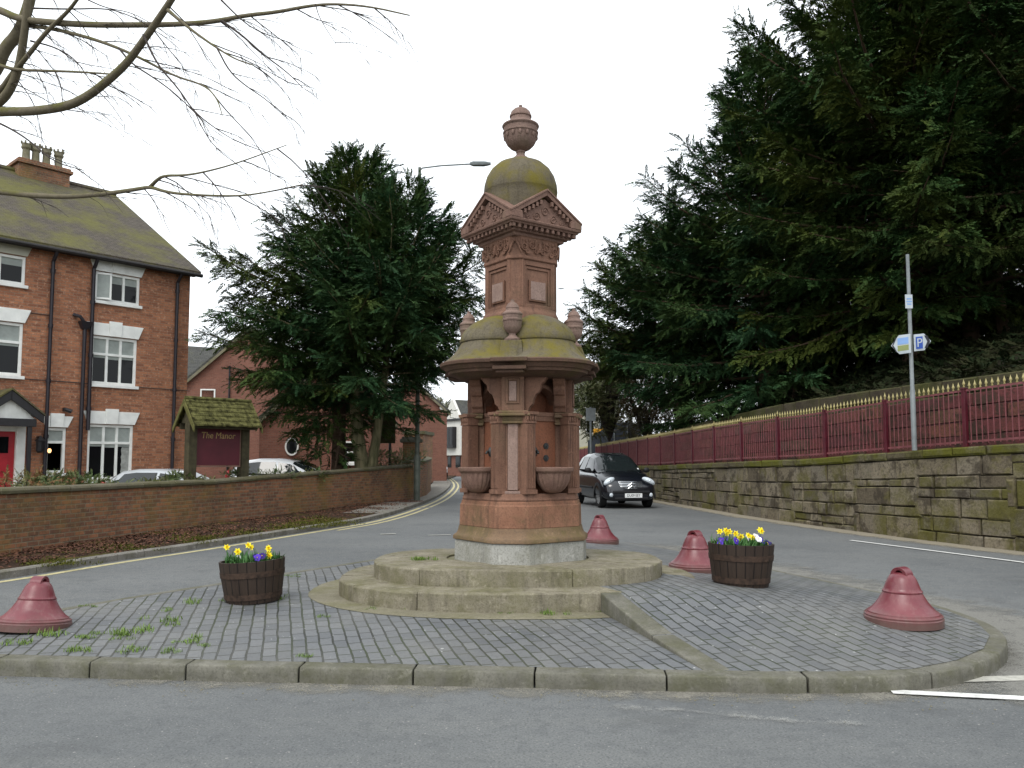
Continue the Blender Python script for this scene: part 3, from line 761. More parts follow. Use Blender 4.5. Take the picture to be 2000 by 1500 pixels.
for k in range(4):
    Rf = D4[k]                            # face frame: -y is outwards
    Rd = Matrix.Rotation(k * pi / 2 - pi / 4, 3, 'Z')   # corner frame
    # corner pier
    m = MB()
    bxr(m, Rd, -.165, .165, -.545, -.38, .694, .735)
    bxr(m, Rd, -.105, .105, -.545, -.38, .735, 1.40)
    for s in (-1, 1): bxr(m, Rd, s * .062 - .008, s * .062 + .008, -.556, -.545, .74, 1.40)
    pier = m.build('pier', MAT['terracotta'], fo, bevel=.005)
    m = MB(); bxr(m, Rd, -.052, .052, -.562, -.546, .73, 1.395); bxr(m, Rd, -.08, .08, -.575, -.546, .694, .722); m.build('granite_panel', MAT['granite'], pier, bevel=.005)
    # fluted pilasters beside the pier, facing the two neighbouring sides
    for s, R in ((1, D4[k]), (-1, D4[(k - 1) % 4])):
        m = MB()
        xa = -.275 * s
        m.box(R @ Vector((xa, -.47, 1.05)), (.125, .13, .70), M=R)
        for q in range(5):
            m.tube([R @ Vector((xa - .048 + q * .024, -.537, .75)), R @ Vector((xa - .048 + q * .024, -.537, 1.39))], .0088, 8)
        m.box(R @ Vector((xa, -.475, .715)), (.15, .15, .045), M=R)
        p = m.build('fluted_pilaster', MAT['terracotta'], fo, bevel=.003)
        m = MB()
        m.box(R @ Vector((xa, -.475, 1.412)), (.14, .145, .022), M=R)
        m.box(R @ Vector((xa, -.475, 1.455)), (.135, .14, .065), M=R)
        for q in range(4): m.ell(R @ Vector((xa - .048 + q * .032, -.548, 1.455)), (.013, .012, .032), 8, 6)
        m.box(R @ Vector((xa, -.48, 1.503)), (.165, .17, .03), M=R)
        m.build('capital', MAT['terracotta'], p, bevel=.004)
    # impost over the pier and the block above with its small granite panel
    m = MB()
    bxr(m, Rd, -.15, .15, -.59, -.38, 1.40, 1.43); bxr(m, Rd, -.13, .13, -.585, -.38, 1.43, 1.475)
    bxr(m, Rd, -.185, .185, -.635, -.38, 1.475, 1.505); bxr(m, Rd, -.165, .165, -.61, -.38, 1.505, 1.53)
    m.build('impost', MAT['terra_mould'], fo, bevel=.008)
    m = MB()
    bxr(m, Rd, -.115, .115, -.56, -.36, 1.53, 1.905)
    for x0, x1, z0, z1 in ((-.07, -.045, 1.60, 1.86), (.045, .07, 1.60, 1.86), (-.045, .045, 1.60, 1.622), (-.045, .045, 1.838, 1.86)):
        bxr(m, Rd, x0, x1, -.572, -.56, z0, z1)
    blk = m.build('upper_pier', MAT['terracotta'], fo, bevel=.005)
    m = MB(); bxr(m, Rd, -.038, .038, -.568, -.561, 1.63, 1.83); m.build('granite_panel', MAT['granite'], blk, bevel=.003)
    for s in (-1, 1):                     # scalloped brackets spreading from the pier to the canopy
        prof = [(.115, 1.53), (.15, 1.535), (.165, 1.575), (.195, 1.60), (.205, 1.65), (.225, 1.70), (.25, 1.715), (.275, 1.755), (.28, 1.80), (.305, 1.82), (.34, 1.865), (.345, 1.915), (.115, 1.915)]
        m = MB()
        r0 = [Rd @ Vector((s * a, -.50, b)) for a, b in prof]; r1 = [Rd @ Vector((s * a, -.38, b)) for a, b in prof]
        m.loft([r0, r1]); m.build('bracket', MAT['terracotta'], fo, bevel=.006)
    # niche: arch, impost string, bosses, spout, basin
    m = MB()
    arc = [(.20 * cos(pi * i / 16), 1.54 + .24 * sin(pi * i / 16)) for i in range(17)]
    arc2 = [(.235 * cos(pi * i / 16), 1.54 + .28 * sin(pi * i / 16)) for i in range(17)]
    poly = arc2 + arc[::-1]
    r0 = [Rf @ Vector((a, -.44, b)) for a, b in poly]; r1 = [Rf @ Vector((a, -.402, b)) for a, b in poly]
    n = len(arc); ring0 = []
    for i in range(17):
        ring0.append([Rf @ Vector((arc[i][0], -.332, arc[i][1])), Rf @ Vector((arc[i][0], -.385, arc[i][1])), Rf @ Vector((arc2[i][0], -.385, arc2[i][1])), Rf @ Vector((arc2[i][0], -.332, arc2[i][1]))])
    m.loft(ring0)
    sp2 = MB()
    q = [[Rf @ Vector((x, y, z)) for y in (-.33, -.25)] for x, z in arc]
    out = [[Rf @ Vector((max(-.30, min(.30, x * 3)), y, 1.97 if abs(x) < .17 else (1.53 if z < 1.56 else 1.97))) for y in (-.33, -.25)] for x, z in arc]
    sp2.loft([[q[i][0], q[i][1], out[i][1], out[i][0]] for i in range(17)])
    sp2.build('niche_spandrel', MAT['terracotta'], fo)
    bxr(m, Rf, -.215, .215, -.365, -.332, 1.49, 1.53); bxr(m, Rf, -.21, .21, -.355, -.332, 1.44, 1.49)
    m.build('niche_arch', MAT['terracotta'], fo, smooth=40)
    for zz in (1.18, 1.055):
        m = MB()
        M2 = Rf @ Matrix.Rotation(pi / 2, 3, 'X')
        for rr, th in ((.034, .012), (.024, .022), (.011, .032)):
            m.loft([[Rf @ Vector((.075 + rr * cos(2 * pi * i / 16), -.332 - q, zz + rr * sin(2 * pi * i / 16))) for i in range(16)] for q in (0, th)])
        m.build('boss', MAT['bronze'], fo, smooth=40)
    m = MB(); m.ell(Rf @ Vector((-.075, -.34, 1.12)), (.03, .03, .055), 12, 8); m.tube([Rf @ Vector(p) for p in ((-.075, -.345, 1.12), (-.075, -.385, 1.125), (-.075, -.40, 1.10))], .014, 8)
    m.build('spout', MAT['bronze'], fo, smooth=50)
    m = MB(); c = Rf @ Vector((0, -.545, 0))
    m.lathe([(.02, .70), (.06, .704), (.09, .715), (.125, .745), (.155, .79), (.178, .85), (.186, .90), (.19, .905), (.196, .915), (.206, .92), (.212, .935), (.212, .955), (.206, .962), (.185, .962), (.175, .95), (.15, .88), (.09, .80), (.0, .79)], 64, c, rib=.06, ribn=22, ribz=(.71, .90))
    m.build('basin', MAT['brownstone'], fo, smooth=35)
# lobed canopy
def lobes(d, R, k=112):
    out = []
    for i in range(k):
        t = 2 * pi * i / k + .001
        r = 0
        for q in range(4):
            a = t - q * pi / 2
            a = (a + pi) % (2 * pi) - pi
            if abs(a) < pi / 2:
                dd = R * R - d * d * sin(a) ** 2
                if dd > 0: r = max(r, d * cos(a) + sqrt(dd))
        out.append((r * cos(t), r * sin(t)))
    return [(x * LSC, y * LSC) for x, y in out]
LSC = .95
def lobeloft(m, lv): m.loft([[(x, y, z) for x, y in lobes(d, R)] for z, d, R in lv])
m = MB(); lobeloft(m, [(1.875 + (z - 1.895) * .786, d, R) for z, d, R in [(1.895, .30, .40), (1.92, .33, .45), (1.945, .34, .48), (1.955, .345, .525), (1.99, .35, .53), (1.995, .35, .55), (2.045, .355, .575), (2.055, .36, .605), (2.09, .36, .61), (2.105, .36, .595)]])
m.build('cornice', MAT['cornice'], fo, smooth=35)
m = MB(); lobeloft(m, [(2.04, .36, .59), (2.055, .36, .56), (2.085, .36, .515), (2.13, .36, .465), (2.19, .355, .42), (2.255, .35, .385), (2.262, .35, .397), (2.278, .35, .402), (2.33, .345, .390), (2.39, .335, .362), (2.44, .32, .322), (2.49, .30, .27), (2.53, .27, .21), (2.555, .25, .14)])
m.build('canopy_roof', MAT['moss_roof'], fo, smooth=35)
URN_S = [(.05, 0), (.082, .004), (.084, .02), (.066, .032), (.05, .045), (.036, .06), (.036, .075), (.05, .088), (.075, .11), (.09, .15), (.096, .20), (.10, .205), (.102, .22), (.096, .228), (.098, .262), (.104, .268), (.105, .28), (.094, .29), (.078, .305), (.07, .31), (.066, .33), (.07, .338), (.062, .36), (.045, .385), (.022, .40), (.018, .41), (.018, .425), (0, .43)]
for k in range(4):
    Rd = Matrix.Rotation(k * pi / 2 - pi / 4, 3, 'Z')
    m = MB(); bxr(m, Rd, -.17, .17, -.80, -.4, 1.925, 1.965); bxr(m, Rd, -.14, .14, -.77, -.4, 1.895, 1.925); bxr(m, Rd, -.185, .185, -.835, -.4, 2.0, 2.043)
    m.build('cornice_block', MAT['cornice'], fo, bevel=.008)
    m = MB()
    b = [(-.125, -.74), (.125, -.74), (.125, -.3), (-.125, -.3)]; t = [(-.105, -.66), (.105, -.66), (.105, -.3), (-.105, -.3)]
    m.loft([[Rd @ Vector((x, y, 2.04)) for x, y in b], [Rd @ Vector((x * 1.0, y, 2.09)) for x, y in [(-.12, -.71), (.12, -.71), (.12, -.3), (-.12, -.3)]], [Rd @ Vector((x, y, 2.235)) for x, y in t]])
    m.build('urn_pedestal', MAT['moss_roof'], fo, bevel=.008)
    m = MB(); m.lathe(URN_S, 40, Rd @ Vector((0, -.575, 2.235)), rib=.05, ribn=20, ribz=(.09, .2)); m.build('small_urn', MAT['urn'], fo, smooth=35)
# upper shaft
m = MB(); octloft(m, [(.345, .405, 2.38), (.345, .405, 2.56), (.335, .395, 2.585), (.322, .385, 2.60), (.318, .38, 2.63)]); m.build('shaft_base', MAT['terracotta'], fo, smooth=35, bevel=.004)
m = MB(); octloft(m, [(.285, .37, 2.62), (.285, .37, 3.14)])
for k in range(4):
    R = D4[k]
    for x0, x1, z0, z1 in ((-.235, -.17, 2.63, 3.13), (.17, .235, 2.63, 3.13), (-.17, .17, 2.63, 2.665), (-.17, .17, 3.075, 3.13)): bxr(m, R, x0, x1, -.312, -.285, z0, z1)
    for x0, x1, z0, z1 in ((-.165, -.145, 2.67, 3.07), (.145, .165, 2.67, 3.07), (-.145, .145, 3.04, 3.07)): bxr(m, R, x0, x1, -.300, -.285, z0, z1)
    Rd = Matrix.Rotation(k * pi / 2 - pi / 4, 3, 'Z')
    bxr(m, Rd, -.085, .085, -.378, -.30, 2.63, 3.13)
m.build('shaft', MAT['terracotta'], fo, bevel=.004)
for k in range(4):
    m = MB(); bxr(m, D4[k], -.115, .115, -.308, -.286, 2.70, 2.93)
    p = m.build('plaque_frame', MAT['terracotta'], fo, bevel=.006)
    m = MB(); bxr(m, D4[k], -.097, .097, -.313, -.307, 2.718, 2.912); m.build('granite_plaque', MAT['granite'], p, bevel=.004)
m = MB(); octloft(m, [(.318, .385, 3.13), (.33, .397, 3.14), (.33, .397, 3.165), (.322, .392, 3.175), (.335, .405, 3.36), (.345, .415, 3.37)])
fz = m.build('frieze', MAT['terracotta'], fo, bevel=.004)
rr = random.Random(3)
for k in range(4):                        # carved scrollwork
    m = MB(); R = D4[k]
    for s in (-1, 1):
        for cx, cz, r in ((.10, 3.29, .05), (.20, 3.26, .042), (.045, 3.23, .032), (.16, 3.215, .026)):
            pts = [R @ Vector((s * (cx + r * (1 - q / 26) * cos(q * .5 + cx * 20)), -.337, cz + r * (1 - q / 26) * sin(q * .5 + cx * 20))) for q in range(22)]
            m.tube(pts, [.009 * (1 - q / 40) for q in range(22)], 6)
        for q in range(5): m.ell(R @ Vector((s * (.05 + .042 * q), -.336, 3.335 - .012 * (q % 2))), (.014, .01, .02), 8, 6)
    m.ell(R @ Vector((0, -.338, 3.27)), (.022, .018, .055), 10, 8)
    m.build('scrollwork', MAT['terracotta'], fz, smooth=50)
    Rd = Matrix.Rotation(k * pi / 2 - pi / 4, 3, 'Z'); m = MB()
    for s in (-1, 1): m.tube([Rd @ Vector((s * .005, -.415, 3.33)), Rd @ Vector((s * .03, -.415, 3.29)), Rd @ Vector((s * .055, -.41, 3.22)), Rd @ Vector((s * .075, -.405, 3.19))], [.014, .012, .01, .006], 6)
    m.build('leaf_carving', MAT['terracotta'], fz, smooth=50)
# cornice of the upper stage, dentils, four pediments
m = MB(); sq = lambda a, z: [(a, -a, z), (a, a, z), (-a, a, z), (-a, -a, z)]
m.loft([sq(.345, 3.365), sq(.355, 3.375), sq(.36, 3.40), sq(.40, 3.405), sq(.405, 3.425)])
m.loft([sq(.47, 3.462), sq(.475, 3.475), sq(.497, 3.485), sq(.503, 3.505), sq(.497, 3.512)])
m.loft([sq(.40, 3.424), sq(.40, 3.465)])
uc = m.build('upper_cornice', MAT['brownstone'], fo, bevel=.003)
for k in range(4):
    m = MB()
    for q in range(12): bxr(m, D4[k], -.43 + q * .078 - .018, -.43 + q * .078 + .018, -.462, -.40, 3.422, 3.462)
    m.build('dentils', MAT['brownstone'], uc, bevel=.003)
AP = .295                                  # rise of a pediment
core = MB()
for k in range(4):                         # cross-gabled stone roof: one wedge per side
    R = D4[k]
    core.add([R @ Vector(p) for p in ((-.47, -.45, 3.512), (.47, -.45, 3.512), (0, -.45, 3.512 + AP * .9), (0, 0, 3.512 + AP * .9), (-.47, 0, 3.512), (.47, 0, 3.512))], [(0, 1, 2), (0, 2, 3, 4), (1, 5, 3, 2), (0, 4, 5, 1)])
core.build('gabled_roof', MAT['moss_roof'], fo); core = MB()
for k in range(4): core.add([D4[k] @ Vector(p) for p in ((-.465, -.453, 3.513), (.465, -.453, 3.513), (0, -.453, 3.512 + AP * .9))], [(0, 1, 2)])
core.build('tympanum', MAT['brownstone'], fo)
for k in range(4):
    R = D4[k]; m = MB()
    for s in (-1, 1):
        L = hypot(.50, AP); a = atan2(AP, .50)
        for y0, y1, th, up in ((-.50, -.34, .052, .0), (-.512, -.35, .022, .05)):
            prof = [(.0, 0), (.50, 0), (.50, th), (0, th)]
            pts = [(s * .505, 3.512 + up), (s * .505, 3.512 + th + up), (0, 3.512 + AP + th + up), (0, 3.512 + AP + up)]
            m.loft([[R @ Vector((x, y0, z)) for x, z in pts], [R @ Vector((x, y1, z)) for x, z in pts]])
    ped = m.build('pediment', MAT['brownstone'], fo, bevel=.003)
    m = MB()
    for s in (-1, 1):
        for q in range(1, 8):
            t = q / 8.4; m.box(R @ Vector((s * .47 * (1 - t), -.47, 3.512 + AP * .92 * t - .012)), (.03, .05, .045), M=R)
    for cx, cz, r in ((-.12, 3.57, .05), (.12, 3.57, .05), (0, 3.64, .055), (-.24, 3.55, .03), (.24, 3.55, .03)):
        m.tube([R @ Vector((cx + r * (1 - q / 22) * cos(q * .55), -.457, cz + r * (1 - q / 22) * sin(q * .55))) for q in range(18)], .009, 6)
    m.build('pediment_carving', MAT['brownstone'], ped, smooth=50)
for o_ in [x for x in KIDS[fo] if x.name.split('.')[0] in ('upper_cornice', 'gabled_roof', 'tympanum', 'pediment')]: o_.scale = (.94, .94, 1)
# dome and crowning urn
m = MB(); m.lathe([(.385, 3.70), (.392, 3.78), (.396, 3.86), (.40, 3.935), (.403, 3.94), (.405, 3.955), (.398, 4.03), (.372, 4.12), (.325, 4.20), (.25, 4.27), (.15, 4.315), (.0, 4.33)], 64)
m.build('dome', MAT['moss_roof'], fo, smooth=40)
URN = [(.0, 0), (.098, .0), (.10, .018), (.085, .026), (.078, .04), (.055, .055), (.044, .085), (.052, .095), (.052, .105), (.045, .115), (.07, .125), (.11, .145), (.15, .185), (.175, .235), (.185, .285), (.186, .30), (.195, .306), (.196, .318), (.186, .325), (.188, .37), (.20, .378), (.205, .39), (.20, .402), (.178, .41), (.15, .425), (.13, .44), (.118, .455), (.112, .49), (.122, .498), (.122, .512), (.115, .525), (.105, .555), (.075, .585), (.045, .597), (.018, .602), (.018, .62), (.022, .63), (.0, .645)]
m = MB(); m.lathe(URN, 56, (0, 0, 4.318), rib=.045, ribn=28, ribz=(.14, .295))
for q in range(14):
    a = 2 * pi * q / 14; m.ell((.178 * cos(a), .178 * sin(a), 4.318 + .272), (.018, .018, .03), 8, 6)
m.build('crowning_urn', MAT['urn'], fo, smooth=35)

# ================================================================== BELLS
def bell_proto():
    o = empty('bell_bollard', (0, 0, 0))
    m = MB()
    m.lathe([(.30, -.04), (.33, -.03), (.332, .035), (.325, .043), (.327, .058), (.318, .068), (.305, .072), (.302, .082), (.29, .09), (.265, .108), (.235, .14), (.205, .18), (.182, .22), (.165, .25), (.168, .256), (.168, .266), (.160, .272), (.15, .295), (.135, .335), (.118, .375), (.10, .402), (.07, .422), (.03, .43), (0, .43)], 56)
    m.build('bell_body', MAT['maroon'], o, smooth=30)
    m = MB(); rg = []
    for i in range(15):
        a = pi * i / 14
        rg.append([(.032 * cos(a), -.05, .425 + .022 * sin(a)), (.08 * cos(a), -.058, .395 + .082 * sin(a)), (.08 * cos(a), .058, .395 + .082 * sin(a)), (.032 * cos(a), .05, .425 + .022 * sin(a))])
    m.loft(rg); m.build('bell_loop', MAT['maroon'], o, smooth=40, bevel=.008)
    return o
bp = bell_proto()
for i, (x, y, rz, sc, lb) in enumerate((
        (3.25, 6.92, -.95, .92, 'maroon cast iron bell bollard nearest the rounded right-hand nose of the kerb'),
        (2.07, 9.35, -.9, .92, 'maroon bell bollard standing behind the right barrel of flowers'),
        (1.38, 13.0, -.8, .90, 'maroon bell bollard just right of the fountain base in front of the black car'),
        (-3.96, 6.9, -1.6, .85, 'leaning maroon bell bollard at the left end of the paving, grass at its rim'))):
    o = bp if i == 0 else copy_tree(bp)
    x2, y2 = x, y
    z = (izr(x2, y2) if x2 > 0 else iz(x2, y2)) + .012
    o.location = (x2, y2, z); o.rotation_euler = (0, 0, rz); o.scale = (sc,) * 3
    if i == 3: o.rotation_euler = (radians(-2), radians(-6), rz)
    tag(o, lb, 'bollard', 'bell shaped bollards on the island')

# ================================================================== BARREL PLANTERS
def planter_proto():
    o = empty('barrel_planter', (0, 0, 0))
    m = MB(); st = []
    pr = [(.255, 0), (.275, .0), (.30, .12), (.318, .25), (.33, .36), (.336, .43), (.312, .43), (.305, .36)]
    m.lathe(pr, 44, rib=.012, ribn=22); m.build('barrel', MAT['barrel'], o, smooth=30)
    for z, r in ((.07, .292), (.295, .3255)):
        m = MB(); m.lathe([(r - .006, z - .028), (r + .001, z - .028), (r + .006, z + .028), (r, z + .029)], 44); m.build('hoop', MAT['hoop'], o, smooth=30)
    m = MB(); m.lathe([(.30, .345), (.306, .36), (.2, .385), (0, .39)], 32); m.build('soil', MAT['soil'], o, smooth=40)
    return o
pp = planter_proto()
PL = []
for i, (x, y, rx, ry, lb) in enumerate(((-2.50, 8.05, .0, -.06, 'dark wooden half barrel planter leaning slightly, left of the fountain steps'),
                                        (2.26, 8.2, .0, .02, 'dark wooden half barrel planter between two bell bollards right of the steps'),
                                        (.62, 11.6, 0, 0, 'half barrel planter hidden behind the fountain base, only its flowers showing'))):
    o = pp if i == 0 else copy_tree(pp)
    o.location = (x, y, (izr(x, y) if x > 0 else iz(x, y)) - .004); o.rotation_euler = (rx, ry, .3 * i)
    o.scale = (.95 if i == 1 else .92,) * 3
    tag(o, lb, 'planter', 'barrel planters on the island'); PL.append(o)
def daffodil():
    o = empty('daffodil'); m = MB()
    m.tube([(0, 0, -.05), (.004, 0, .08), (0, .004, .15), (0, -.012, .17)], .0035, 5); m.build('stem', MAT['stem'], o)
    h = Vector((0, -.02, .17)); m = MB()
    T = Matrix.Rotation(radians(75), 3, 'X')
    for q in range(6):
        a = q * pi / 3; d = T @ Vector((cos(a), sin(a), .18)); n = T @ Vector((-sin(a), cos(a), 0))
        m.add([h, h + d * .022 + n * .013, h + d * .044, h + d * .022 - n * .013], [(0, 1, 2, 3)])
    b = m.build('petals', MAT['yellow'], o)
    m = MB(); m.loft([[h + T @ Vector((r * cos(a), r * sin(a), z)) for a in [2 * pi * k / 10 for k in range(10)]] for r, z in ((.006, 0), (.011, .012), (.016, .028))], False); m.build('trumpet', MAT['orange'], o)
    return o
def pansy(mat):
    o = empty('pansy'); m = MB()
    m.tube([(0, 0, -.05), (0, 0, .05), (0, -.01, .075)], .003, 5); m.build('stem', MAT['stem'], o)
    h = Vector((0, -.014, .08)); m = MB(); T = Matrix.Rotation(radians(65), 3, 'X')
    for q, r in enumerate((.03, .028, .028, .032, .032)):
        a = pi / 2 + q * 2 * pi / 5; c = Vector((cos(a), sin(a), .0)) * .022 + Vector((0, 0, .002 * q))
        m.add([h + T @ (c + Vector((r * .85 * cos(t), r * .85 * sin(t), .003 * cos(2 * t)))) for t in [2 * pi * k / 9 for k in range(9)]], [tuple(range(9))])
    b = m.build('petals', mat, o)
    m = MB(); m.ell(h + T @ Vector((0, 0, .012)), (.006, .006, .006), 6, 4); m.build('flower_eye', MAT['orange'], o)
    return o
dp = daffodil(); pv, pd, pw = pansy(MAT['purple']), pansy(MAT['darkpurple']), pansy(MAT['whitepetal'])
USED = set()
def put(proto, x, y, z, rz, sc, lb, cat, grp, tilt=(0, 0)):
    o = copy_tree(proto) if proto in USED else proto
    USED.add(proto)
    o.location = (x, y, z); o.rotation_euler = (tilt[0], tilt[1], rz); o.scale = (sc,) * 3
    tag(o, lb, cat, grp)
def blades(name, spots, n, L, wd, mat, parent=None, spread=.05, lean=.5, seed=1, droop=.25):
    r = np.random.RandomState(seed); V = []; Q = []
    for (x, y, z, s) in spots:
        for _ in range(n):
            a = r.uniform(0, 2 * pi); rr = spread * s * sqrt(r.rand()); b = r.uniform(0, 2 * pi); le = lean * r.rand(); l = L * s * r.uniform(.5, 1.1)
            p = np.array((x + rr * cos(a), y + rr * sin(a), z)); d = np.array((cos(b) * le, sin(b) * le, 1)); d /= np.linalg.norm(d)
            sd = np.array((-sin(b), cos(b), 0)) * wd * s; m1 = p + d * l * .6; t = p + d * l + np.array((cos(b), sin(b), -.6)) * droop * l * le
            k = len(V); V += [p - sd, p + sd, m1 + sd * .7, m1 - sd * .7, t + sd * .1, t - sd * .1]; Q += [(k, k + 1, k + 2, k + 3), (k + 3, k + 2, k + 4, k + 5)]
    return npmesh(name, np.array(V), np.array(Q), mat, parent)
nm = ('left barrel left of the steps', 'right barrel between the bells', 'barrel behind the fountain')
fl = [  # barrel 0: dx, dz of each flower head measured from the photo (metres), kind
    [(-.27, .15, 'd'), (-.20, .09, 'd'), (-.12, .165, 'd'), (-.115, .12, 'd'), (-.03, .14, 'd'), (.11, .135, 'd'), (.145, .085, 'd'), (.19, .15, 'd'), (.20, .07, 'd'), (-.01, .02, 'd'), (.085, .055, 'p'), (.12, .07, 'k'), (.065, .03, 'k'), (.04, .05, 'k'), (-.15, .02, 'w'), (.21, -.02, 'w'), (.23, -.045, 'w'), (-.26, -.03, 'k')],
    [(-.24, .17, 'd'), (-.16, .18, 'd'), (-.15, .15, 'd'), (-.07, .155, 'd'), (-.03, .14, 'd'), (.02, .135, 'd'), (.03, .10, 'd'), (.06, .11, 'd'), (.0, .08, 'd'), (.21, .165, 'd'), (.225, .175, 'd'), (-.21, .06, 'p'), (-.235, .03, 'p'), (-.20, .0, 'p'), (-.14, .06, 'p'), (-.12, .075, 'p'), (.13, .09, 'w'), (.155, .1, 'w'), (.10, .075, 'w'), (.20, .08, 'p'), (.225, .06, 'p'), (.19, .05, 'p'), (.25, .03, 'k'), (.285, .01, 'k'), (.27, -.01, 'k')],
    [(.21, .16, 'd'), (.18, .12, 'd'), (.24, .14, 'd'), (.1, .15, 'd'), (-.1, .14, 'd')]]
for b, lst in enumerate(fl):
    o = PL[b]; r = random.Random(40 + b)
    for dx, dz, kd_ in lst:
        dy = r.uniform(-.2, .12) if abs(dx) < .2 else r.uniform(-.1, .1)
        kind = {'d': (dp, 'daffodil', .17, 'yellow daffodil in bloom in the '), 'p': (pv, 'pansy', .08, 'violet pansy in the '), 'k': (pd, 'pansy', .08, 'dark purple pansy in the '), 'w': (pw, 'pansy', .08, 'white pansy in the ')}[kd_]
        sc = .82 if kd_ == 'd' else .78
        dz = dz * .8 - .03; put(kind[0], o.location.x + dx * .95, o.location.y + dy, o.location.z + .40 + dz - kind[2] * sc + .02, r.uniform(-.9, .9), sc, kind[3] + nm[b], kind[1], kind[1] + ' flowers in the ' + nm[b], (r.uniform(-.2, .2), r.uniform(-.2, .2)))
    sp = [(o.location.x + .24 * sqrt(r.random()) * cos(a), o.location.y + .24 * sqrt(r.random()) * sin(a), o.location.z + .345, r.uniform(.6, 1.05)) for a in [r.uniform(0, 6.28) for _ in range(120)]]
    lv = blades('flower_leaves', sp, 9, .15, .008, MAT['plantleaf'], None, .06, .9, 5 + b)
    tag(lv, 'mass of green flower leaves filling the ' + nm[b], 'foliage', kind='stuff')
# grass in the joints and at the edges (only where the photo has it)
gp = [(85, 1245, 1.3), (180, 1250, 1.0), (25, 1262, 1.0), (390, 1187, 1.0), (310, 1225, 1.3), (255, 1245, 1.2), (245, 1252, 1.0), (365, 1258, 1.1), (255, 1276, 1.0), (150, 1275, .9), (470, 1182, .8), (445, 1184, .9), (540, 1180, .9), (575, 1132, .8), (335, 1202, .7), (170, 1195, .6), (165, 1252, .6), (330, 1278, .7), (1085, 1208, 1.1), (1180, 1204, .6), (595, 1288, .6), (1238, 1230, .5), (800, 1200, .5), (720, 1200, .5), (400, 1268, .5), (630, 1215, .5), (1210, 1162, .7), (985, 1208, .5), (1340, 1112, .8), (60, 1240, .8)]
sp = []
rg = random.Random(5)
for x, y, s in gp:
    for q in range(5):
        c = GP(x + rg.uniform(-24, 24) * s, y + rg.uniform(-5, 5) * s, .1)
        z = (izr(c.x, c.y) if c.x > .9 else iz(c.x, c.y)) + .002
        sp.append((c.x, c.y, z, s * rg.uniform(.5, 1)))
c = GP(832, 1092, .48); sp += [(c.x + rg.uniform(-.12, .12), c.y + rg.uniform(-.06, .06), .498, 1.0) for _ in range(8)]
tag(blades('grass', sp, 26, .055, .0035, MAT['blade'], None, .07, 1.3, 3), 'short grass tufts growing in the joints of the blue brick paving', 'grass', kind='stuff')
# ================================================================== WALLS
def lerpt(tab, y):
    if y <= tab[0][0]: return tab[0][1]
    for (a, b), (c, d) in zip(tab, tab[1:]):
        if y <= c: return b + (d - b) * (y - a) / (c - a)
    return tab[-1][1]
# --- old brick boundary wall on the left
TOPL = [(1, .98), (6, 1.0), (12, 1.04), (17.5, 1.06), (22, 1.20), (27.4, 1.38), (31, 1.45), (41, 1.62)]
path = resample(WALL_L, .5)
bw = empty('boundary_wall', (0, 0, 0), 0, 'long low old brick boundary wall stained with moss along the left verge', 'wall')
m = MB()
def ztop(p): return lerpt(TOPL, p.y)
o1, o2 = path, offset(path, -.32)
m.loft([[(a.x, a.y, gz(a.y) - .1), (a.x, a.y, ztop(a)), (b.x, b.y, ztop(a)), (b.x, b.y, gz(a.y) - .1)] for a, b in zip(o1, o2)])
m.build('brickwork', MAT['wall_brick'], bw)
m = MB(); rc = random.Random(9)
for p, q in zip(path, path[1:]):
    h = rc.uniform(-.006, .006)
    sweep(m, [p.lerp(q, .006), p.lerp(q, .994)], [(.045, h), (.05, .05 + h), (.02, .085 + h), (-.16, .10 + h), (-.34, .08 + h), (-.37, h)], 0, ztop)
m.build('coping', MAT['coping'], bw, bevel=.008)
# the wall's return beyond the lamp post, and the gate pier
WR = [Vector((-3.30, 27.46, 0)), Vector((-3.22, 31, 0)), Vector((-3.55, 36, 0)), Vector((-4.1, 41.5, 0))]
rw = empty('return_wall', (0, 0, 0), 0, 'dark brick wall end running back from the lamp post along the narrow lane', 'wall')
m = MB(); path = resample(WR, .8); o2 = offset(path, -.34)
m.loft([[(a.x, a.y, .1), (a.x, a.y, ztop(a) + .12), (b.x, b.y, ztop(a) + .12), (b.x, b.y, .1)] for a, b in zip(path, o2)])
m.build('brickwork', MAT['wall_brick'], rw)
m = MB(); sweep(m, path, [(.04, .12), (.04, .17), (-.17, .22), (-.38, .17), (-.38, .12)], 0, ztop); m.build('coping', MAT['coping'], rw)
gp_ = empty('gate_pier', (-3.62, 29.5, 0), .1, 'square brick gate pier with a weathered stone cap behind the lamp post', 'pier')
m = MB(); m.bx(-.3, .3, -.3, .3, 0, 2.25); m.build('shaft', MAT['wall_brick'], gp_, bevel=.01)
m = MB(); m.bx(-.4, .4, -.4, .4, 2.25, 2.37); m.bx(-.33, .33, -.33, .33, 2.37, 2.45); m.build('cap', MAT['kerb'], gp_, bevel=.02)

